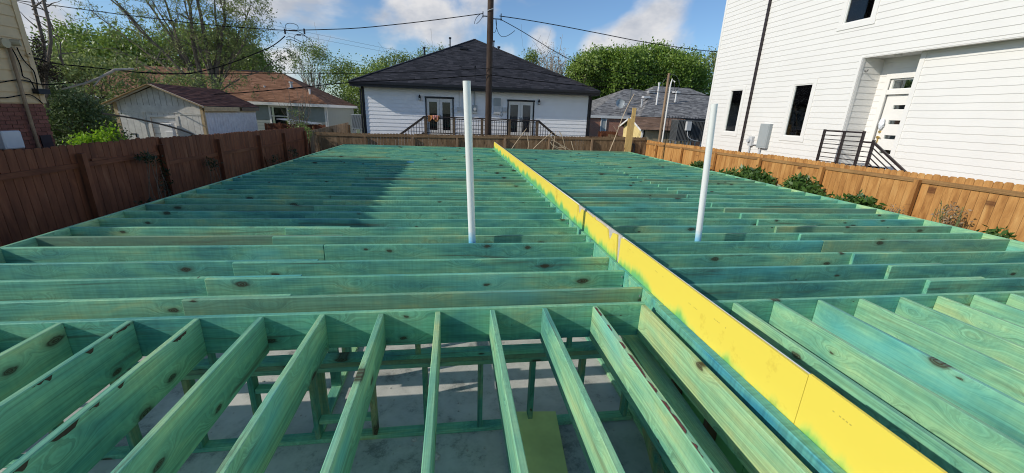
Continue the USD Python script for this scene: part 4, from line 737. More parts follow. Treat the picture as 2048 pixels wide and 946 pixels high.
shingle_plane(ys_, [(10.2, 21.3, .86), (13.6, 21.3, .86), (13.6, 22.9, 1.52), (10.2, 22.9, 1.52)], m_sh_tan, seed=31); shingle_plane(ys_, [(10.2, 24.4, .95), (13.6, 24.4, .95), (13.6, 22.9, 1.52), (10.2, 22.9, 1.52)], m_sh_tan, seed=32, e=.4)
obj('barge_board', [bar((10.2, 21.3, .81), (10.2, 22.9, 1.47), .04, .09), bar((10.2, 24.4, .9), (10.2, 22.9, 1.47), .04, .09)], m_trimw, ys_)
t = thing('service_pole', 'small weathered wooden pole with white conduit at the right back corner', 'pole')
obj('post', tube([(10.98, 20.6, GZ), (11.0, 20.6, 3.72)], (.075, .065), 12), m_oldpost_shade, t); obj('conduit', tube(spline([(11.13, 20.55, GZ), (11.14, 20.55, 3.2), (11.16, 20.55, 3.42), (11.3, 20.5, 3.46), (11.33, 20.5, 3.3)], 20), .04, 8), m_trimw, t)
obj('loop_wire', [tube(spline([(11.05, 20.6, 3.68), (11.4, 20.6, 3.6), (11.65, 20.6, 3.2), (11.5, 20.6, 2.85), (11.3, 20.5, 3.3)], 16), .012, 5), tube(spline([(10.9, 20.6, 3.5), (10.72, 20.6, 3.2), (10.85, 20.6, 2.8)], 10), .01, 5)], m_wire2, t)

# ---------------------------------------------------------------- house on the left edge
lh = thing('left_house', 'two-storey beige-sided house with brick base at the left edge', 'house')
LX, LN, LF, LT, BZ = -8.5, 3.8, 10.05, 3.95, 1.24
fl = Frame((LX, 0, 0), (0, 1, 0), (1, 0, 0))
obj('wall', fl.box(LN, LF, BZ, LT, -.15, -.002), m_beige, lh); lap_siding(lh, fl, sbox(LN, BZ + .02, LF - .09, LT), .20, m_beige, tb=.02)
obj('corner_board', [fl.box(LF - .09, LF, BZ + .02, LT, 0, .03), bx(LX - .1, LX + .029, LF, LF + .02, BZ + .02, LT)], m_beige, lh)
obj('brick_backing', fl.box(LN, LF - .03, GZ, BZ, -.15, -.012), m_mortar, lh)
k = 0; z = GZ + .001
while z < BZ - .01:
    y = (8.42 if k % 2 else 8.315) if z > -.35 else 99
    while y < LF - .02:
        y1 = min(y + .203, LF - .015); c = rng.uniform(0.0, .004)
        if y1 - y > .05: obj('brick', fl.box(y, y1, z, min(z + .068, BZ), -.011, .004 + c), m_brick, lh)
        y += .214
    z += .0785; k += 1
obj('lower_brickwork', fl.box(LN, 8.31, GZ, BZ, -.011, .004), m_brick_far, lh); obj('lower_brickwork', fl.box(8.311, LF - .02, GZ, -.36, -.011, .003), m_brick_far, lh)
obj('far_wall', bx(-16, LX - .02, LF - .16, LF - .02, GZ, LT), m_beige, lh); obj('near_wall', bx(-16, LX - .02, LN + .02, LN + .16, GZ, LT), m_beige, lh); obj('rear_wall', bx(-16.1, -16, LN, LF, GZ, LT), m_beige, lh)
e0, e1, e2, e3, ea = -16.4, LX + .3, LN - .3, LF + .3, LT + .12; ap = (-12.3, (LN + LF) / 2, 5.0)
obj('eave', bx(e0, e1, e2, e3, LT + .001, ea), m_beige, lh)
for i, (a_, b_) in enumerate((((e1, e2), (e1, e3)), ((e0, e2), (e0, e3)), ((e0, e2), (e1, e2)), ((e0, e3), (e1, e3)))): shingle_plane(lh, [(*a_, ea + .01), (*b_, ea + .01), ap], m_sh_brown, seed=41 + i, e=.3, tab=.6)
obj('conduit', fl.tube([(9.56, GZ, .07), (9.58, BZ, .07), (9.60, 2.28, .07)], .030, 10), m_oldpost_shade, lh)
obj('flood_lamp', [fl.tube([(9.47, 2.33, .05), (9.47, 2.33, .16)], .085, 14), fl.tube([(9.68, 2.37, .05), (9.74, 2.37, .16)], .06, 12), fl.box(9.42, 9.72, 2.28, 2.38, .02, .07)], m_tan, lh)
obj('utility_box', cbx(LX + .005, LX + .17, 8.86, 9.22, .41, .745, .02), m_lgrey, lh); obj('crawl_vent', fl.box(9.72, 9.95, .27, .62, .009, .03), m_black, lh)
obj('camera_box', fl.box(9.84, 10.09, 1.44, 1.54, .03, .14), m_black, lh); obj('small_sensor', fl.box(9.92, 10.01, 2.15, 2.19, .03, .08), m_beige, lh)
for pts in ([(8.4, 1.69, .04), (9.1, 1.60, .05), (9.65, 1.69, .06), (10.05, 1.63, .05), (10.5, 1.72, .3)], [(8.4, 1.37, .03), (9.2, 1.34, .04), (9.7, 1.42, .06), (9.98, 1.25, .03)], [(9.65, 2.29, .05), (9.74, 1.93, .04), (9.71, 1.76, .05), (9.83, 1.71, .05), (9.87, 1.49, .06)], [(9.76, 2.29, .06), (9.84, 2.07, .04), (9.96, 1.85, .06), (9.92, 1.54, .06)]):
    obj('wall_cable', tube(spline(fl.at(np.array(pts)), 18), .010, 5), m_wire, lh)

# ---------------------------------------------------------------- shed behind the left fence
sh = thing('white_shed', 'weathered white plank shed with red-brown roof behind the red-brown fence', 'shed')
S0, S1, SY, SYB, SZT, RX_, RZ_ = -12.9, -9.83, 18.0, 22.4, 1.26, -11.42, 1.95
fsd = Frame((0, SY, 0), (1, 0, 0), (0, -1, 0)); gab = Polygon([(S0, GZ), (S1, GZ), (S1, SZT), (RX_, RZ_ - .05), (S0, SZT)])
sd = (-11.75, -.9, -10.86, .76)
obj('front_wall', fsd.prism(holes(gab, sd), -.1, -.006), m_oldpost_shade, sh)  # darker wood behind the planks, groove shade put into the colour
x = S0
while x < S1:
    for p in polys(holes(gab, (sd[0] - .1, -1.2, sd[2] + .1, .84)).intersection(sbox(x, GZ, min(x + .188, S1), 3))): obj('siding_plank', fsd.prism(p, -.005, .012), m_shedw, sh)
    x += .205
obj('cross_trim', fsd.box(S0 + .25, S1 - .02, .94, 1.2, .013, .03), m_shedw, sh)
obj('corner_board', [fsd.box(S0 - .02, S0 + .1, GZ, SZT, .013, .035)], m_rawold, sh); obj('corner_board', fsd.box(S1 - .08, S1 + .02, GZ, SZT, .013, .04), m_rawold, sh)
d_ = obj('shed_door', [fsd.box(sd[0], sd[2], sd[1] + .21 * k, sd[1] + .21 * k + .2, -.05, -.03) for k in range(8)], m_trimw, sh)
obj('door_frame', [fsd.box(sd[0] - .1, sd[0], sd[1], .84, 0, .03), fsd.box(sd[2], sd[2] + .1, sd[1], .84, 0, .03), fsd.box(sd[0], sd[2], .76, .84, 0, .028)], m_shedw, sh)
for a, b in ((S0 + .12, sd[0] - .22), (sd[2] + .2, S1 - .1)):
    dd = obj('side_door', [fsd.box(a, b, -1.15, .88, .013, .02)] + [fsd.box(a + .215 * k + .006, min(a + .215 * k + .209, b), -1.15, .86, .021, .032) for k in range(int((b - a) / .215) + 1) if a + .215 * k + .02 < b], m_shedw, sh)
    obj('latch', [fsd.box(a + .25, a + .45, .10, .125, .033, .05), fsd.box(a + .40, a + .43, -.02, .10, .033, .05)], m_black, dd)
    obj('head_trim', fsd.box(a - .03, b + .02, .88, .93, .013, .045), m_shedw, sh)
fss = Frame((S1, 0, 0), (0, 1, 0), (1, 0, 0))
obj('side_wall', fss.box(SY + .001, SYB, GZ, SZT, -.1, -.006), m_oldpost_shade, sh)  # same darker backing, painted shade between the side planks
y = SY + .08
while y < SYB - .05:
    obj('siding_plank', fss.box(y, min(y + .188, SYB), GZ, 1.0, -.005, .012), m_shedw2, sh); y += .205
obj('side_header', fss.box(SY + .06, SYB, 1.0, 1.22, 0, .03), m_tan, sh); obj('eave_board', fss.box(SY - .1, 20.6, 1.06, 1.23, .1, .14), m_rawold, sh); obj('eave_board', fss.box(20.8, SYB + .1, 1.08, 1.22, .1, .14), m_deckp, sh)
obj('corner_board', fss.box(SY - .03, SY + .06, GZ, 1.05, .013, .035), m_rawold, sh)
obj('far_walls', [bx(S0, S0 + .1, SY + .11, SYB, GZ, SZT), bx(S0 + .11, S1 - .11, SYB - .1, SYB, GZ, SZT)], m_shedw, sh)
OV = .24; OF = .16
for s0, sd_ in ((S1 + OV * .55, 51), (S0 - OV, 52)):
    sl_ = (RZ_ - SZT) / (abs((S1 if s0 > RX_ else S0) - RX_)); ze = SZT - sl_ * abs(s0 - (S1 if s0 > RX_ else S0)) + .06
    shingle_plane(sh, [(s0, SY - OF, ze), (s0, SYB + .2, ze), (RX_, SYB + .2, RZ_ + .06), (RX_, SY - OF, RZ_ + .06)], m_sh_red, seed=sd_, e=.14, tab=.3)
    obj('barge_board', bar((s0, SY - OF, ze - .05), (RX_, SY - OF, RZ_ + .0), .03, .07), m_shedw, sh)
    obj('roof_deck', bar(((s0 + RX_) / 2, SY - .22, (ze + RZ_) / 2 - .0), ((s0 + RX_) / 2, SYB + .17, (ze + RZ_) / 2 - .0), 1, .02) if False else [bar((s0, SY - OF + .03, ze - .03), (RX_, SY - OF + .03, RZ_ + .02), .4, .015)], m_rawx, sh)
t = thing('white_cabinet', 'bright white panel with a small handle plate standing before the shed door', 'cabinet')  # upright white slab with a handle plate and a smaller lower panel
obj('panel', cbx(-11.34, -10.9, 17.75, 17.93, GZ, .56, .012), m_trimw, t); obj('handle_plate', bx(-11.18, -10.98, 17.735, 17.75, .47, .53), m_lgrey, t); obj('lower_panel', cbx(-11.14, -10.88, 17.70, 17.748, -1.0, .24, .006), m_trimw, t)

# ---------------------------------------------------------------- utility pole and wires
t = thing('utility_pole', 'tall dark wooden utility pole before the black-roofed house', 'pole')
obj('shaft', tube([(1.74, 20.9, GZ), (1.75, 20.9, 3), (1.76, 20.9, 10.5)], (.17, .155, .13), 20), m_pole, t, smooth=50)
obj('wrap_wire', tube(spline([(1.58, 20.82, 5.97), (1.72, 20.72, 6.02), (1.88, 20.8, 6.1), (1.86, 20.95, 6.2)], 14), .014, 5), m_lgrey, t)
obj('clevis', [bx(1.40, 1.6, 20.85, 20.9, 5.74, 5.78), bx(1.38, 1.42, 20.84, 20.91, 5.70, 5.95), bx(1.90, 2.3, 20.86, 20.9, 5.66, 5.70), bx(2.24, 2.28, 20.85, 20.91, 5.62, 5.92)], m_black, t)
obj('pigtail', [tube(curl(p, 20), .012, 5) for p in ([(2.0, 20.9, 5.66), (2.05, 20.9, 5.3), (1.95, 20.9, 5.1), (1.86, 20.9, 5.15)], [(2.02, 20.9, 5.64), (2.1, 20.9, 5.2), (2.3, 20.9, 4.95), (2.6, 20.9, 5.0), (2.95, 20.9, 5.25)], [(1.3, 20.9, 5.85), (1.12, 20.9, 5.7), (1.0, 20.9, 5.4)], [(1.38, 20.9, 5.75), (1.2, 20.9, 5.5), (1.1, 20.9, 5.42)])], m_wire, t)
def wire(pts, r, name, label, mat=m_wire, n=40, twist=0.0):
    p = spline(pts, n)
    ms = [tube(p, r, 6)]
    if twist:
        s = np.linspace(0, 1, n) * twist * 2 * np.pi; d = np.stack([0 * s, np.cos(s), np.sin(s)], 1) * r * 1.1
        ms = [tube(p + d, r, 5), tube(p - d, r * .8, 5)]
    obj(name, ms, mat, label=label, cat='cable')
Y0 = 20.9
wire([(1.4, Y0, 5.87), (-.14, Y0, 5.58), (-2.42, Y0, 5.18), (-4.65, Y0, 4.85), (-6.81, Y0, 4.65), (-7.4, Y0, 4.6)], .019, 'power_cable', 'thick power cable from the utility pole to the splice in mid air')
wire([(-7.4, Y0, 4.6), (-9.5, Y0, 4.6), (-12.8, Y0, 4.74), (-16.4, Y0, 4.98), (-24, Y0, 5.6)], .017, 'power_cable', 'thick power cable running left from the splice through the bare tree')
wire([(-7.47, Y0, 4.37), (-8.17, Y0, 3.86), (-8.83, Y0, 3.57), (-9.72, Y0, 3.19), (-10.59, Y0, 2.88), (-11.65, Y0, 2.61), (-12.67, Y0, 2.52), (-13.3, 20, 2.5), (-13.2, 17, 2.45), (-11.2, 13.5, 2.35), (-8.47, 10.0, 2.2)], .022, 'service_drop', 'black service drop sagging from the splice to the beige house', n=60)
wire([(2.18, Y0, 5.82), (3.17, Y0, 5.76), (4.65, Y0, 5.64), (7.21, Y0, 5.38), (9.89, Y0, 5.11), (13.6, Y0, 4.92), (24, Y0, 5.0)], .019, 'power_cable', 'thick power cable running right from the utility pole past the white house')
wire([(2.26, Y0, 5.67), (3.19, Y0, 5.28), (4.21, Y0, 4.8), (4.99, Y0, 4.44), (5.86, Y0, 4.1), (7.11, Y0, 3.85), (9.2, 20.75, 3.62), (11.0, 20.6, 3.68)], .016, 'service_drop', 'thin service drop from the utility pole to the small service pole', n=50)
wire([(-24, Y0, 2.9), (-16.71, Y0, 2.56), (-12.67, Y0, 2.56), (-9.16, Y0, 2.72), (-4.8, Y0, 2.94), (-1.34, Y0, 3.2), (1.7, Y0 - .18, 3.49)], .014, 'phone_cable', 'upper phone cable left of the utility pole crossing the black roof')
wire([(1.8, Y0 - .18, 3.52), (3.25, Y0, 3.52), (5.98, Y0, 3.24), (10.63, Y0, 3.10), (14, Y0, 3.06), (24, Y0, 3.4)], .014, 'phone_cable', 'upper phone cable right of the utility pole crossing the black roof')
wire([(-24, Y0, 1.3), (-16, Y0, 1.42), (-10.25, Y0, 1.81), (-7.75, Y0, 2.12), (-4.83, Y0, 2.54), (-1.35, Y0, 2.86), (1.7, Y0 - .18, 3.19)], .022, 'phone_cable', 'lower thick phone cable left of the utility pole below the black eave')
wire([(1.8, Y0 - .18, 3.19), (6.43, Y0, 2.93), (9.39, Y0, 2.86), (10.68, Y0, 2.81), (14, Y0, 2.75), (24, Y0, 3.0)], .018, 'phone_cable', 'lower thick phone cable right of the utility pole above the grey roof')
t = thing('cable_splice', 'tangle of looped cable ends and clamps hanging at the mid-air splice', 'splice')
sx, sz = -7.1, 4.6
obj('clamp', [bx(-7.48, -7.42, 20.87, 20.93, 4.45, 4.66), bx(-6.66, -6.60, 20.87, 20.93, 4.5, 4.72), bx(-7.3, -6.95, 20.88, 20.92, 4.585, 4.63), bx(-6.98, -6.8, 20.88, 20.92, 4.42, 4.46)], m_black, t)
obj('loop', [tube(curl(p, 34), .012, 5) for p in ([(-7.42, Y0, 4.3), (-7.05, Y0, 4.28), (-6.6, Y0, 4.2), (-6.55, Y0, 4.3), (-6.72, Y0, 4.5), (-6.95, Y0, 4.62)], [(-7.45, Y0, 4.22), (-7.05, Y0, 4.18), (-6.5, Y0, 4.0), (-6.33, Y0, 4.05), (-6.4, Y0, 4.25), (-6.7, Y0, 4.45), (-7.0, Y0, 4.45), (-7.1, Y0, 4.3), (-7.05, Y0, 4.15)], [(-7.38, Y0, 4.62), (-7.36, Y0, 4.85), (-7.1, Y0, 4.9), (-6.88, Y0, 4.8), (-6.9, Y0, 4.68)])], m_wire, t)
for i, (p0, p1, lab) in enumerate([((-45, 80, 16.4), (34, 80, 6.0), 'highest far transmission wire over the brown roof'), ((-45, 80, 15.5), (34, 80, 5.8), 'second highest far transmission wire over the brown roof'), ((-45, 80, 12.8), (34, 80, 3.9), 'third far transmission wire over the brown roof'), ((-45, 80, 12.2), (34, 80, 3.6), 'lowest far transmission wire over the brown roof')]):
    wire([p0, ((p0[0] + p1[0]) / 2, 80, (p0[2] + p1[2]) / 2 - .3), p1], .02, 'transmission_wire', lab, m_wire2, 20)

# ---------------------------------------------------------------- things at the far edge of the frame
for (x, zt, lab, ln) in ((7.99, 1.88, 'taller of two raw yellow studs standing at the far right corner of the frame', -.05), (7.83, 1.42, 'shorter raw yellow stud standing beside the taller one', -.06)):
    obj('raw_stud', bar((x + ln, 17.55, GZ), (x, 17.6, zt), (.17, .14)[int(zt < 1.5)], .04, (0, 1, 0)), m_rawz, label=lab, cat='stud')
canes = [[(2.2, 17.7, -.6), (2.56, 17.65, -.02), (3.15, 17.6, .83)], [(3.05, 17.6, -.6), (3.27, 17.6, .13), (3.22, 17.65, .45), (3.16, 17.6, .66)], [(4.17, 17.6, .58), (4.5, 17.65, .3), (4.94, 17.6, 0), (5.5, 17.6, -.5)], [(4.6, 17.5, .75), (4.71, 17.5, .6), (4.97, 17.6, 0), (5.2, 17.6, -.6)], [(4.3, 17.6, .36), (4.46, 17.6, .31), (4.85, 17.6, .12), (5.18, 17.6, -.04), (5.6, 17.6, -.3)],
         [(3.3, 17.6, -.3), (3.57, 17.65, .03), (4.21, 17.6, .63), (4.3, 17.5, .7)], [(4.35, 17.6, -.4), (4.4, 17.6, .1), (4.46, 17.6, .75)], [(4.42, 17.6, .16), (4.7, 17.62, .05), (5.0, 17.6, .10)], [(5.2, 17.6, .35), (5.33, 17.6, 0), (5.5, 17.6, -.4)], [(4.25, 17.6, .28), (4.55, 17.6, .02), (4.9, 17.6, -.06)]]
cane_labels = ['thickest pale dead cane leaning left of the tangle at the far edge', 'short curved dead cane beside the thickest cane', 'long dead cane sloping down to the right through the tangle', 'dead cane standing steeply right of the tangle', 'low dead cane arching to the right in the tangle', 'thin dead cane leaning left of the tangle', 'upright dead cane at the left of the tangle', 'lowest horizontal dead cane in the tangle', 'short separate dead twig right of the tangle', 'lower dead cane crossing the tangle']
for p, lab in zip(canes, cane_labels): obj('bare_cane', tube(spline(p, 12), np.linspace(.020, .010, 12), 6), m_bamboo, label=lab, cat='cane', group='dead canes behind the frame')
obj('long_cane', [tube(spline([(6.8, 17.7, -1.2), (7.07, 17.65, -.04), (7.28, 17.6, .72), (7.48, 17.6, 1.45), (7.89, 17.6, 2.45)], 24), np.linspace(.024, .012, 24), 6), tube([(7.32, 17.6, .80), (7.1, 17.55, 1.05)], .012, 6)], m_bamboo, label='tall thin forked dead cane leaning left of the raw studs', cat='cane')
obj('hose_coil', [tube(np.array([(9.15 + .1 * math.cos(a) + i * .02, 19.88, -.12 + .3 * math.sin(a)) for a in np.linspace(0, 2 * np.pi, 26)]), .028, 6) for i in range(4)], m_black, label='black coiled hose hanging on the right end of the back fence', cat='hose')
for x, y, z, c, lab in ((-1.33, 11.02, .004, (.03, .35, .75), 'small bright blue scrap lying on the joists left of the pipe'),):
    obj('blue_scrap', cbx(-1.31, -1.12, 11.535, 11.60, .001, .014, .003), plain('blue_scrap', (.05, .33, .72)), label=lab, cat='scrap')
# ---------------------------------------------------------------- trees and plants
def leaf_cloud(centres, spread, per, size, r, tint_c=None, flat=0.0, droop=0.0, aspect=0.5):
    """many small leaf-shaped quads around clump centres; returns vertices, faces, tint"""
    c = np.repeat(np.asarray(centres, float), per, axis=0); n = len(c)
    p = c + r.normal(0, 1, (n, 3)) * np.repeat(np.broadcast_to(spread, (len(centres),)), per)[:, None] * (1, 1, .8)
    if droop: p[:, 2] -= np.abs(r.normal(0, droop, n))
    d = r.normal(0, 1, (n, 3)); d[:, 2] -= droop * 3; d /= np.linalg.norm(d, axis=1, keepdims=True)
    e = r.normal(0, 1, (n, 3)); e[:, 2] *= 1 - flat; e -= (e * d).sum(1, keepdims=True) * d; e /= np.linalg.norm(e, axis=1, keepdims=True)
    s = size * r.uniform(.6, 1.4, n)[:, None]
    v = np.stack([p, p + d * s * .5 + e * s * aspect * .5, p + d * s, p + d * s * .5 - e * s * aspect * .5], 1).reshape(-1, 3)
    k = np.arange(n)[:, None] * 4; f = np.vstack([k + [0, 1, 2], k + [0, 2, 3]])
    tc = r.uniform(0, 1, len(centres)) if tint_c is None else tint_c
    t = np.clip(np.repeat(tc, per) * .55 + r.uniform(0, .45, n), 0, 1)
    return v, f, np.repeat(t, 4)
def blob_clumps(blobs, n, r, shell=.55, seed=0, gap=.42):
    """clump centres in the outer part of overlapping ellipsoids, with holes where a noise says so"""
    out, w = [], np.array([b[3] * b[4] * b[5] for b in blobs]) ** (2 / 3); w = w / w.sum()
    while len(out) < n:
        b = blobs[r.choice(len(blobs), p=w)]
        d = r.normal(0, 1, 3); d /= np.linalg.norm(d); rad = r.uniform(shell, 1.0) ** .7
        rad *= .82 + .36 * meshkit.noise(d * 2.6 + b[0], seed)
        p = np.array(b[:3]) + d * rad * np.array(b[3:6])
        if meshkit.noise(p * .9, seed + 3) < gap * r.uniform(.6, 1.3): continue
        out.append(p)
    return np.array(out)
def limb(p0, p1, r0, r1, r, wob=.08, n=8):
    p0, p1 = np.asarray(p0, float), np.asarray(p1, float); s = np.linspace(0, 1, n)[:, None]; L = np.linalg.norm(p1 - p0)
    q = p0 + (p1 - p0) * s + r.normal(0, wob * L / n, (n, 3)).cumsum(0) * np.sin(s * np.pi * .5); return q, np.linspace(r0, r1, n)
def tree(name, label, base, blobs, leafm, n_clump, per, size, spread, seed, trunk_r=.2, barkm=None, group=None, gap=.42, sun_tint=.35, limbs=14, cat='tree', shell=.55, droop=0.0, split=.35):
    r = np.random.default_rng(seed); t = thing(name, label, cat, group)
    base = np.array(base, float); top = np.array(max(blobs, key=lambda b: b[2])[:3])
    cl = blob_clumps(blobs, n_clump, r, shell, seed, gap)
    fork = base + (np.array([b[:3] for b in blobs]).mean(0) - base) * split
    ms = [tube(*limb(base, fork, trunk_r, trunk_r * .75, r, .04), 9)]
    for i in range(limbs):
        tgt = cl[r.integers(len(cl))]; q, rr = limb(fork + r.normal(0, .03, 3), fork + (tgt - fork) * .95, trunk_r * .5, trunk_r * .06, r, .22, 9); ms.append(tube(q, rr, 6, cap=False))
        for _ in range(3):
            k = r.integers(3, 8); e = q[k] + (tgt - fork) * r.uniform(.15, .4) + r.normal(0, .12, 3) * np.linalg.norm(tgt - fork); ms.append(tube(*limb(q[k], e, rr[k] * .6, .012, r, .2, 5), 5, cap=False))
    obj('trunk', ms, barkm or m_bark, t, smooth=40)
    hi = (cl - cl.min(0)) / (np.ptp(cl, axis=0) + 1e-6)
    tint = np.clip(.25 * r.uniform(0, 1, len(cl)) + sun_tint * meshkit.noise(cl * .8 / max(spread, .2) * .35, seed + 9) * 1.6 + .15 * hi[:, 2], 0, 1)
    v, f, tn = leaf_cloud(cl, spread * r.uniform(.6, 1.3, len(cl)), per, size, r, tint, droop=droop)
    obj('crown', (v, f), leafm, t, kind='stuff', tint=tn)
    return t
G = GZ
# dense broad trees at the right behind the grey roof
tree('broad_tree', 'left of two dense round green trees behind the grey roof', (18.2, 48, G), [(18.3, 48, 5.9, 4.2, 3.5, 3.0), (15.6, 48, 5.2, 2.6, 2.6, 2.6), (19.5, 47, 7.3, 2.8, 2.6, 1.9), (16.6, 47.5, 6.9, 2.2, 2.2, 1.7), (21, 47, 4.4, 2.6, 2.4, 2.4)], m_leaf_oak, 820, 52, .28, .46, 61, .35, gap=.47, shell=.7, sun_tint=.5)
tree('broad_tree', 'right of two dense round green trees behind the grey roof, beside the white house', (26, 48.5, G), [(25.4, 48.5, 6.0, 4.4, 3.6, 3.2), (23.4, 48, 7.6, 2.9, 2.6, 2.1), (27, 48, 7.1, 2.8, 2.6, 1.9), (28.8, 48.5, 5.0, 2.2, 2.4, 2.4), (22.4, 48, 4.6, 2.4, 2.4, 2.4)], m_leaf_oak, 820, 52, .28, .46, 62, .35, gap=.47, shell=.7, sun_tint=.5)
tree('sapling_tree', 'lighter loose green tree left of the dense round trees', (14.2, 46, G), [(14.0, 46, 5.6, 1.5, 1.3, 2.0), (15.0, 46, 6.6, 1.3, 1.2, 1.3)], m_leaf_bg, 260, 20, .26, .38, 63, .12, gap=.42)
tree('far_tree', 'loose olive tree between the dense trees and the white house', (33.5, 56, G), [(33, 56, 7.4, 2.2, 2, 3.2), (36, 56, 7.2, 2.6, 2, 3.6)], m_leaf_feather, 500, 22, .28, .45, 64, .2)
tree('bare_tree', 'nearly bare grey tree behind the right slope of the black roof', (11.6, 50, G), [(11.4, 50, 7.2, 1.9, 1.6, 2.5), (12.6, 50, 6.2, 1.2, 1.2, 2.4)], m_leaf_dry, 260, 6, .16, .5, 65, .22, m_bark_l, limbs=90, gap=.1, shell=.1)
tree('sapling_tree', 'small leafy top showing beside the bare grey tree', (9.3, 51, G), [(9.3, 51, 7.6, .8, .8, 1.1)], m_leaf_lime, 80, 16, .24, .3, 66, .09)
# behind the black roof at left
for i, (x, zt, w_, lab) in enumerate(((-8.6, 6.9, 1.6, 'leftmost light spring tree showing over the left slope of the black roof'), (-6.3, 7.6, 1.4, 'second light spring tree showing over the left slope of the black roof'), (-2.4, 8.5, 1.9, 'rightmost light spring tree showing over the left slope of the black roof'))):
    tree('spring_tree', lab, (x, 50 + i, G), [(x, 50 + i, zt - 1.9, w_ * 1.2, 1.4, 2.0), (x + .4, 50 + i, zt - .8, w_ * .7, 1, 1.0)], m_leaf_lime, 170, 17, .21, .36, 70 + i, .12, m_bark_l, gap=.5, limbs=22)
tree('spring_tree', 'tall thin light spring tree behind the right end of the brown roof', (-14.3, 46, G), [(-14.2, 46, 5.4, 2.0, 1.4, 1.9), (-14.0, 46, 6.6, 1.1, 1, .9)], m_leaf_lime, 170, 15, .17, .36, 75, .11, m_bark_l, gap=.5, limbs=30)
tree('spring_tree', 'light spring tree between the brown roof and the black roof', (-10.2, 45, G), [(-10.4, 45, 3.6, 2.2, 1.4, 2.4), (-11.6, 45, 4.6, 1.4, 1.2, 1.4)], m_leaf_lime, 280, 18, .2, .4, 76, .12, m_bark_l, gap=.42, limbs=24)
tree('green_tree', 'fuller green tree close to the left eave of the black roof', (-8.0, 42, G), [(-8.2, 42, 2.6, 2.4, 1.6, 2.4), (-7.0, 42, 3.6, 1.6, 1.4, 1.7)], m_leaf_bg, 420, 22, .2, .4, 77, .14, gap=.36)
# background masses at left
tree('background_tree', 'dense mid-green tree far left behind the beige house', (-27.5, 40, G), [(-28, 40, 3.6, 4.4, 3, 3.2), (-30, 40, 4.6, 2.6, 2.4, 2.0), (-25.6, 40, 4.4, 2.6, 2.4, 2.0)], m_leaf_bg, 560, 30, .26, .5, 80, .25, gap=.46)
tree('background_tree', 'dense mid-green tree behind the shed roof peak', (-22, 41, G), [(-22, 41, 3.8, 3.6, 3, 3.4), (-20.6, 41, 5.9, 2.6, 2.4, 2.0), (-23.6, 41, 5.0, 2.4, 2.2, 2.0)], m_leaf_bg, 520, 30, .26, .5, 81, .25, gap=.46)
tree('background_tree', 'bright green tree at the right of the bare tree above the brown roof', (-17.8, 40, G), [(-17.8, 40, 3.6, 2.2, 2, 2.6), (-18.4, 40, 5.4, 1.6, 1.5, 1.6)], m_leaf_bg, 520, 26, .22, .42, 82, .2, gap=.36)
# the big feathery tree behind the shed
def feathery():
    r = np.random.default_rng(90); t = thing('feathery_tree', 'big open tree with many slender leaning branches behind the shed', 'tree')
    base = np.array([-13.9, 27.0, G]); ms, cl = [], []
    f1, f2 = np.array([-13.85, 27, 1.9]), np.array([-14.5, 27.2, 1.7])
    ms += [tube(*limb(base, f1, .26, .2, r, .03), 9), tube(*limb(base + (-.25, .1, 0), f2, .22, .17, r, .03), 9)]
    tg = [(f1, (-13.9, 27, 9.6), .15), (f1, (-12.0, 26.6, 9.2), .12), (f1, (-13.0, 27.6, 8.8), .10), (f1, (-11.0, 27.3, 7.0), .09), (f1, (-11.4, 26.4, 5.4), .06), (f1, (-12.6, 28, 6.0), .07),
          (f2, (-15.0, 27, 9.4), .15), (f2, (-16.4, 26.8, 9.0), .11), (f2, (-17.8, 27.5, 8.6), .10), (f2, (-18.9, 26.5, 7.6), .09), (f2, (-19.4, 27.6, 6.0), .07), (f2, (-17.0, 28, 6.4), .07), (f2, (-18.6, 26.6, 4.2), .05), (f2, (-16.2, 26.2, 7.2), .07), (f2, (-20.2, 27, 8.6), .06), (f1, (-10.4, 27, 4.2), .05), (f1, (-14.6, 26.4, 7.0), .07)]
    for s, e, rad in tg:
        e = np.array(e); q, rr = limb(s, e, rad, .02, r, .16, 14); ms.append(tube(q, rr, 7, cap=False)); dirn = (e - s) / np.linalg.norm(e - s)
        for _ in range(15):
            k = r.integers(3, 14); L = r.uniform(.6, 1.9); d = dirn * .8 + r.normal(0, .55, 3); d[2] += .15; d /= np.linalg.norm(d)
            q2, r2 = limb(q[k], q[k] + d * L, min(rr[k] * .5, .03), .006, r, .2, 6); ms.append(tube(q2, r2, 4, cap=False))
            for _ in range(3):
                j = r.integers(2, 6); d2 = d * .5 + r.normal(0, .6, 3); d2 /= np.linalg.norm(d2); e2 = q2[j] + d2 * r.uniform(.3, .8); ms.append(tube(*limb(q2[j], e2, .007, .004, r, .2, 4), 3, cap=False))
                dens = .55 + .45 * (q2[j][0] > -14.5) + .25 * (q2[j][0] > -12.5)
                for u in r.uniform(.2, 1, 5):
                    if r.random() < dens: cl.append(q2[j] + (e2 - q2[j]) * u)
    # weeping fringe at the right side of the crown
    for i in range(46):
        x = r.uniform(-12.2, -10.2); z = r.uniform(5.6, 8.6) - (x + 11) * .3; y = 27 + r.normal(0, .5)
        for u in range(9): cl.append((x + r.normal(0, .06), y, z - u * .17))
    obj('trunk', ms, m_bark, t); cl = np.array(cl)
    v, f, tn = leaf_cloud(cl, .12, 6, .14, r, aspect=.3, droop=.05); obj('crown', (v, f), m_leaf_feather, t, kind='stuff', tint=tn)
feathery()
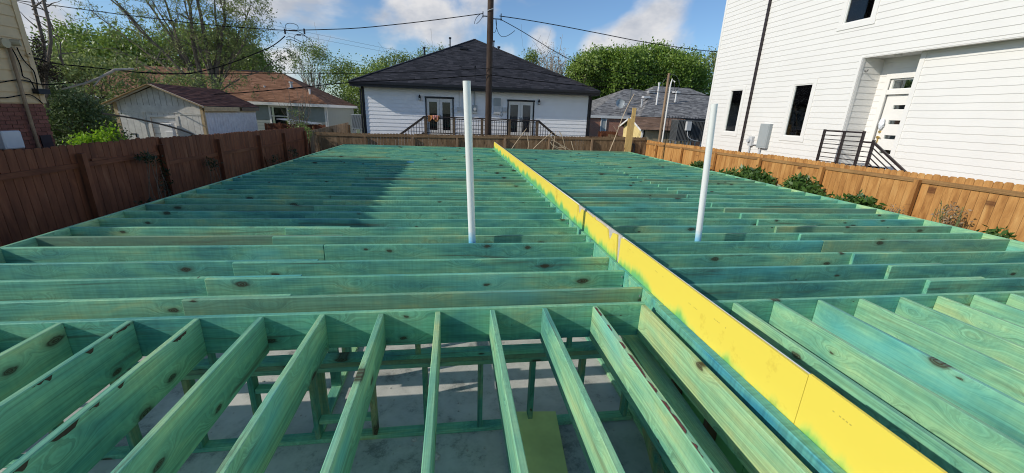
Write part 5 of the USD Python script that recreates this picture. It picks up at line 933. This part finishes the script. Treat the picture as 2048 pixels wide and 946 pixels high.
# broken bough with pale wood in front of it
r_ = np.random.default_rng(91)
obj('broken_bough', [tube(*limb((-12.25, 15.2, 1.62), (-11.35, 15.5, 2.02), .022, .036, r_, .12), 8), tube(*limb((-11.35, 15.5, 2.02), (-11.0, 15.7, 2.3), .036, .04, r_, .12), 8), tube(*limb((-11.0, 15.7, 2.3), (-10.6, 16, 2.36), .04, .03, r_, .1), 8), tube(*limb((-11.33, 15.5, 2.0), (-11.5, 15.4, 1.75), .025, .015, r_, .1), 6)], m_bark_l, label='pale broken bough hanging across the dark shrub left of the shed', cat='branch')
# twin bare stems by the beige house
t = thing('twin_stem_tree', 'two thin bare stems wrapped in dead vine beside the beige house', 'tree'); ms = []
for p in ([(-13.3, 15.2, G), (-12.75, 15.2, 1.6), (-12.4, 15.2, 2.9), (-12.35, 15.2, 6)], [(-13.1, 15, G), (-12.45, 15, 1.9), (-11.95, 15, 3.4), (-11.9, 15, 6)]): ms.append(tube(spline(p, 16), np.linspace(.06, .03, 16), 8))
for k in range(26):
    s = np.array([r_.choice([-12.37, -11.95]), 15.1, r_.uniform(2.2, 4.6)]); e = s + r_.normal(0, 1, 3) * (.45, .3, .3) + (0, 0, .35); ms.append(tube(*limb(s, e, .02, .005, r_, .2, 6), 5, cap=False))
obj('trunk', ms, m_bark, t); vc = np.concatenate([np.stack([np.linspace(-12.75, -12.45, 60) + r_.normal(0, .1, 60), 15.1 + r_.normal(0, .1, 60), np.linspace(1.7, 3.1, 60)], 1), np.array([(-12.35, 15, 2.05)]) + r_.normal(0, .16, (60, 3))])
v, f, tn = leaf_cloud(vc, .07, 14, .07, r_); obj('dead_vine', (v, f), m_vine, t, kind='stuff')
# dark shrub mass and the bright bush by the left house
tree('dark_shrub', 'tall dark small-leaved evergreen shrub between the beige house and the shed', (-12.2, 15.6, G), [(-12.6, 15.6, .35, .9, .7, 1.35), (-11.95, 15.8, .0, .65, .6, 1.25), (-13.5, 15.8, .8, .8, .8, 1.3), (-12.8, 15.6, 1.2, .8, .7, .6)], m_leaf_dark, 900, 22, .085, .14, 92, .08, gap=.38, cat='shrub')
tree('mixed_thicket', 'olive thicket of twigs and leaves behind the dark shrub', (-15.5, 21, G), [(-15.5, 21, 1.6, 2.6, 1.5, 1.7), (-17.6, 21.5, 1.5, 2.4, 1.5, 1.8), (-13.2, 23.5, 1.4, 1.6, 1.2, 1.5)], m_leaf_feather, 850, 22, .13, .22, 93, .1, gap=.36, cat='thicket', limbs=40)
tree('bright_bush', 'bright lime-green bush behind the red-brown fence', (-10.5, 13.8, G), [(-10.6, 13.8, -.1, .5, .4, .45), (-10.35, 13.9, .3, .28, .28, .32), (-10.95, 13.8, .05, .25, .25, .3), (-10.1, 13.9, .0, .25, .25, .3)], m_leaf_bright, 170, 14, .085, .10, 94, .04, cat='bush', gap=.42, shell=.3)
tree('twiggy_sapling', 'twiggy sapling with a few yellow-green leaves over the back corner of the red-brown fence', (-7.55, 21.6, G), [(-7.6, 21.6, .8, .5, .4, .45), (-7.3, 21.5, .45, .5, .4, .35)], m_leaf_lime, 34, 16, .07, .12, 95, .035, m_bark, limbs=8, cat='sapling', split=.5)
ms = []
for k in range(26): s = np.array([-7.6, 21.6, -.2]) + r_.normal(0, .1, 3); e = np.array([-7.5 + r_.uniform(-1.1, .9), 21.6 + r_.normal(0, .3), r_.uniform(1.2, 2.6)]); ms.append(tube(*limb(s, e, .012, .005, r_, .18, 8), 4, cap=False))
obj('bare_twigs', ms, m_bark, label='spray of bare twigs rising in front of the grey-green house', cat='twigs')
tree('vine_sapling', 'leafy vine hanging over the corner where the red-brown and back fences meet', (-6.75, 19.9, G), [(-6.75, 19.8, .45, .25, .2, .28), (-6.6, 19.5, .25, .16, .15, .3)], m_leaf_lime, 40, 14, .07, .11, 96, .02, cat='vine', limbs=6)
# broad-leaved weeds between the frame and the cedar fence
def weed(name, label, blobs, leafm, n, per, size, spread, seed, cat='shrub', stemm=None, nst=22):
    r = np.random.default_rng(seed); t = thing(name, label, cat); cl = blob_clumps(blobs, n, r, .2, seed, .15); ms = []
    c0 = np.mean([b[:3] for b in blobs], 0)
    for i in range(nst): e = cl[r.integers(len(cl))]; ms.append(tube(*limb((c0[0] + r.normal(0, .12), c0[1] + (e[1] - c0[1]) * .6, G), e, .012, .005, r, .12, 6), 5, cap=False))
    obj('stem', ms, stemm or m_leafstem, t); v, f, tn = leaf_cloud(cl, spread, per, size, r, flat=.3, droop=.03, aspect=.42); obj('foliage', (v, f), leafm, t, kind='stuff', tint=tn)
m_leaf_ivy = leaf_mat('dark_ivy_leaf', (.012, .022, .008), (.025, .045, .014), (.05, .075, .03))
m_leafstem = plain('green_stem', (.12, .16, .05), .7)
weed('weed_shrub', 'farthest and longest of the leafy weed shrubs along the cedar fence', [(9.35, 11.35, -.3, .32, .75, .36), (9.3, 12.4, -.42, .3, .5, .3), (9.35, 10.75, -.42, .25, .35, .3)], m_leaf_shrub, 330, 11, .15, .07, 101)
weed('weed_shrub', 'leafy weed shrub along the cedar fence left of the third post', [(9.35, 9.5, -.25, .32, .45, .38), (9.3, 9.0, -.45, .28, .35, .3)], m_leaf_shrub, 210, 11, .15, .07, 102)
weed('weed_shrub', 'nearest big leafy weed shrub along the cedar fence below the door', [(9.3, 7.75, -.42, .32, .5, .34), (9.3, 8.3, -.5, .25, .3, .26)], m_leaf_shrub, 190, 11, .15, .07, 103)
weed('small_weed', 'small leafy weed at the right end of the cedar fence', [(9.2, 5.25, -.38, .2, .22, .2)], m_leaf_shrub, 60, 9, .12, .06, 104, 'weed')
weed('small_weed', 'dark low weed behind the left pipe at the cedar fence', [(9.3, 14.1, -.34, .25, .4, .28)], m_leaf_shrub, 110, 10, .14, .07, 107, 'weed')
weed('dry_weed', 'dry brown seeding weed against the cedar fence', [(9.5, 6.15, -.15, .18, .22, .30)], m_leaf_dry, 70, 5, .055, .05, 105, 'weed')
weed('dry_weed', 'pale dry weed tuft low against the cedar fence', [(9.5, 7.1, -.32, .2, .3, .2)], m_leaf_dry, 50, 5, .05, .05, 106, 'weed')
# ivy patches on the red-brown fence
for i, (b, lab) in enumerate((((-6.36, 9.75, -.15, .07, .16, .55), 'dark ivy climbing by the tall post of the red-brown fence'), ((-6.3, 9.3, .28, .07, .25, .1), 'ivy tuft lying on the rail of the red-brown fence'), ((-6.32, 11.55, -.1, .08, .25, .22), 'ivy patch in the middle bay of the red-brown fence'),
                               ((-6.1, 14.9, -.45, .2, .5, .34), 'low dark weed clump near the far end of the red-brown fence'), ((-6.1, 16.5, -.3, .2, .5, .34), 'farthest dark weed clump beside the red-brown fence'), ((-6.2, 9.0, -.75, .2, .4, .34), 'dark weed clump low beside the red-brown fence'))):
    weed('ivy', lab, [b], m_leaf_ivy, 22, 8, .065, .035, 110 + i, 'ivy', m_bark, 4)
wire([(-6.42, 11.2, .62), (-7.6, 11.5, .9), (-8.4, 11.3, 1.05)], .022, 'dead_branch', 'dark dead branch sticking up over the red-brown fence before the shed', m_bark, 12)
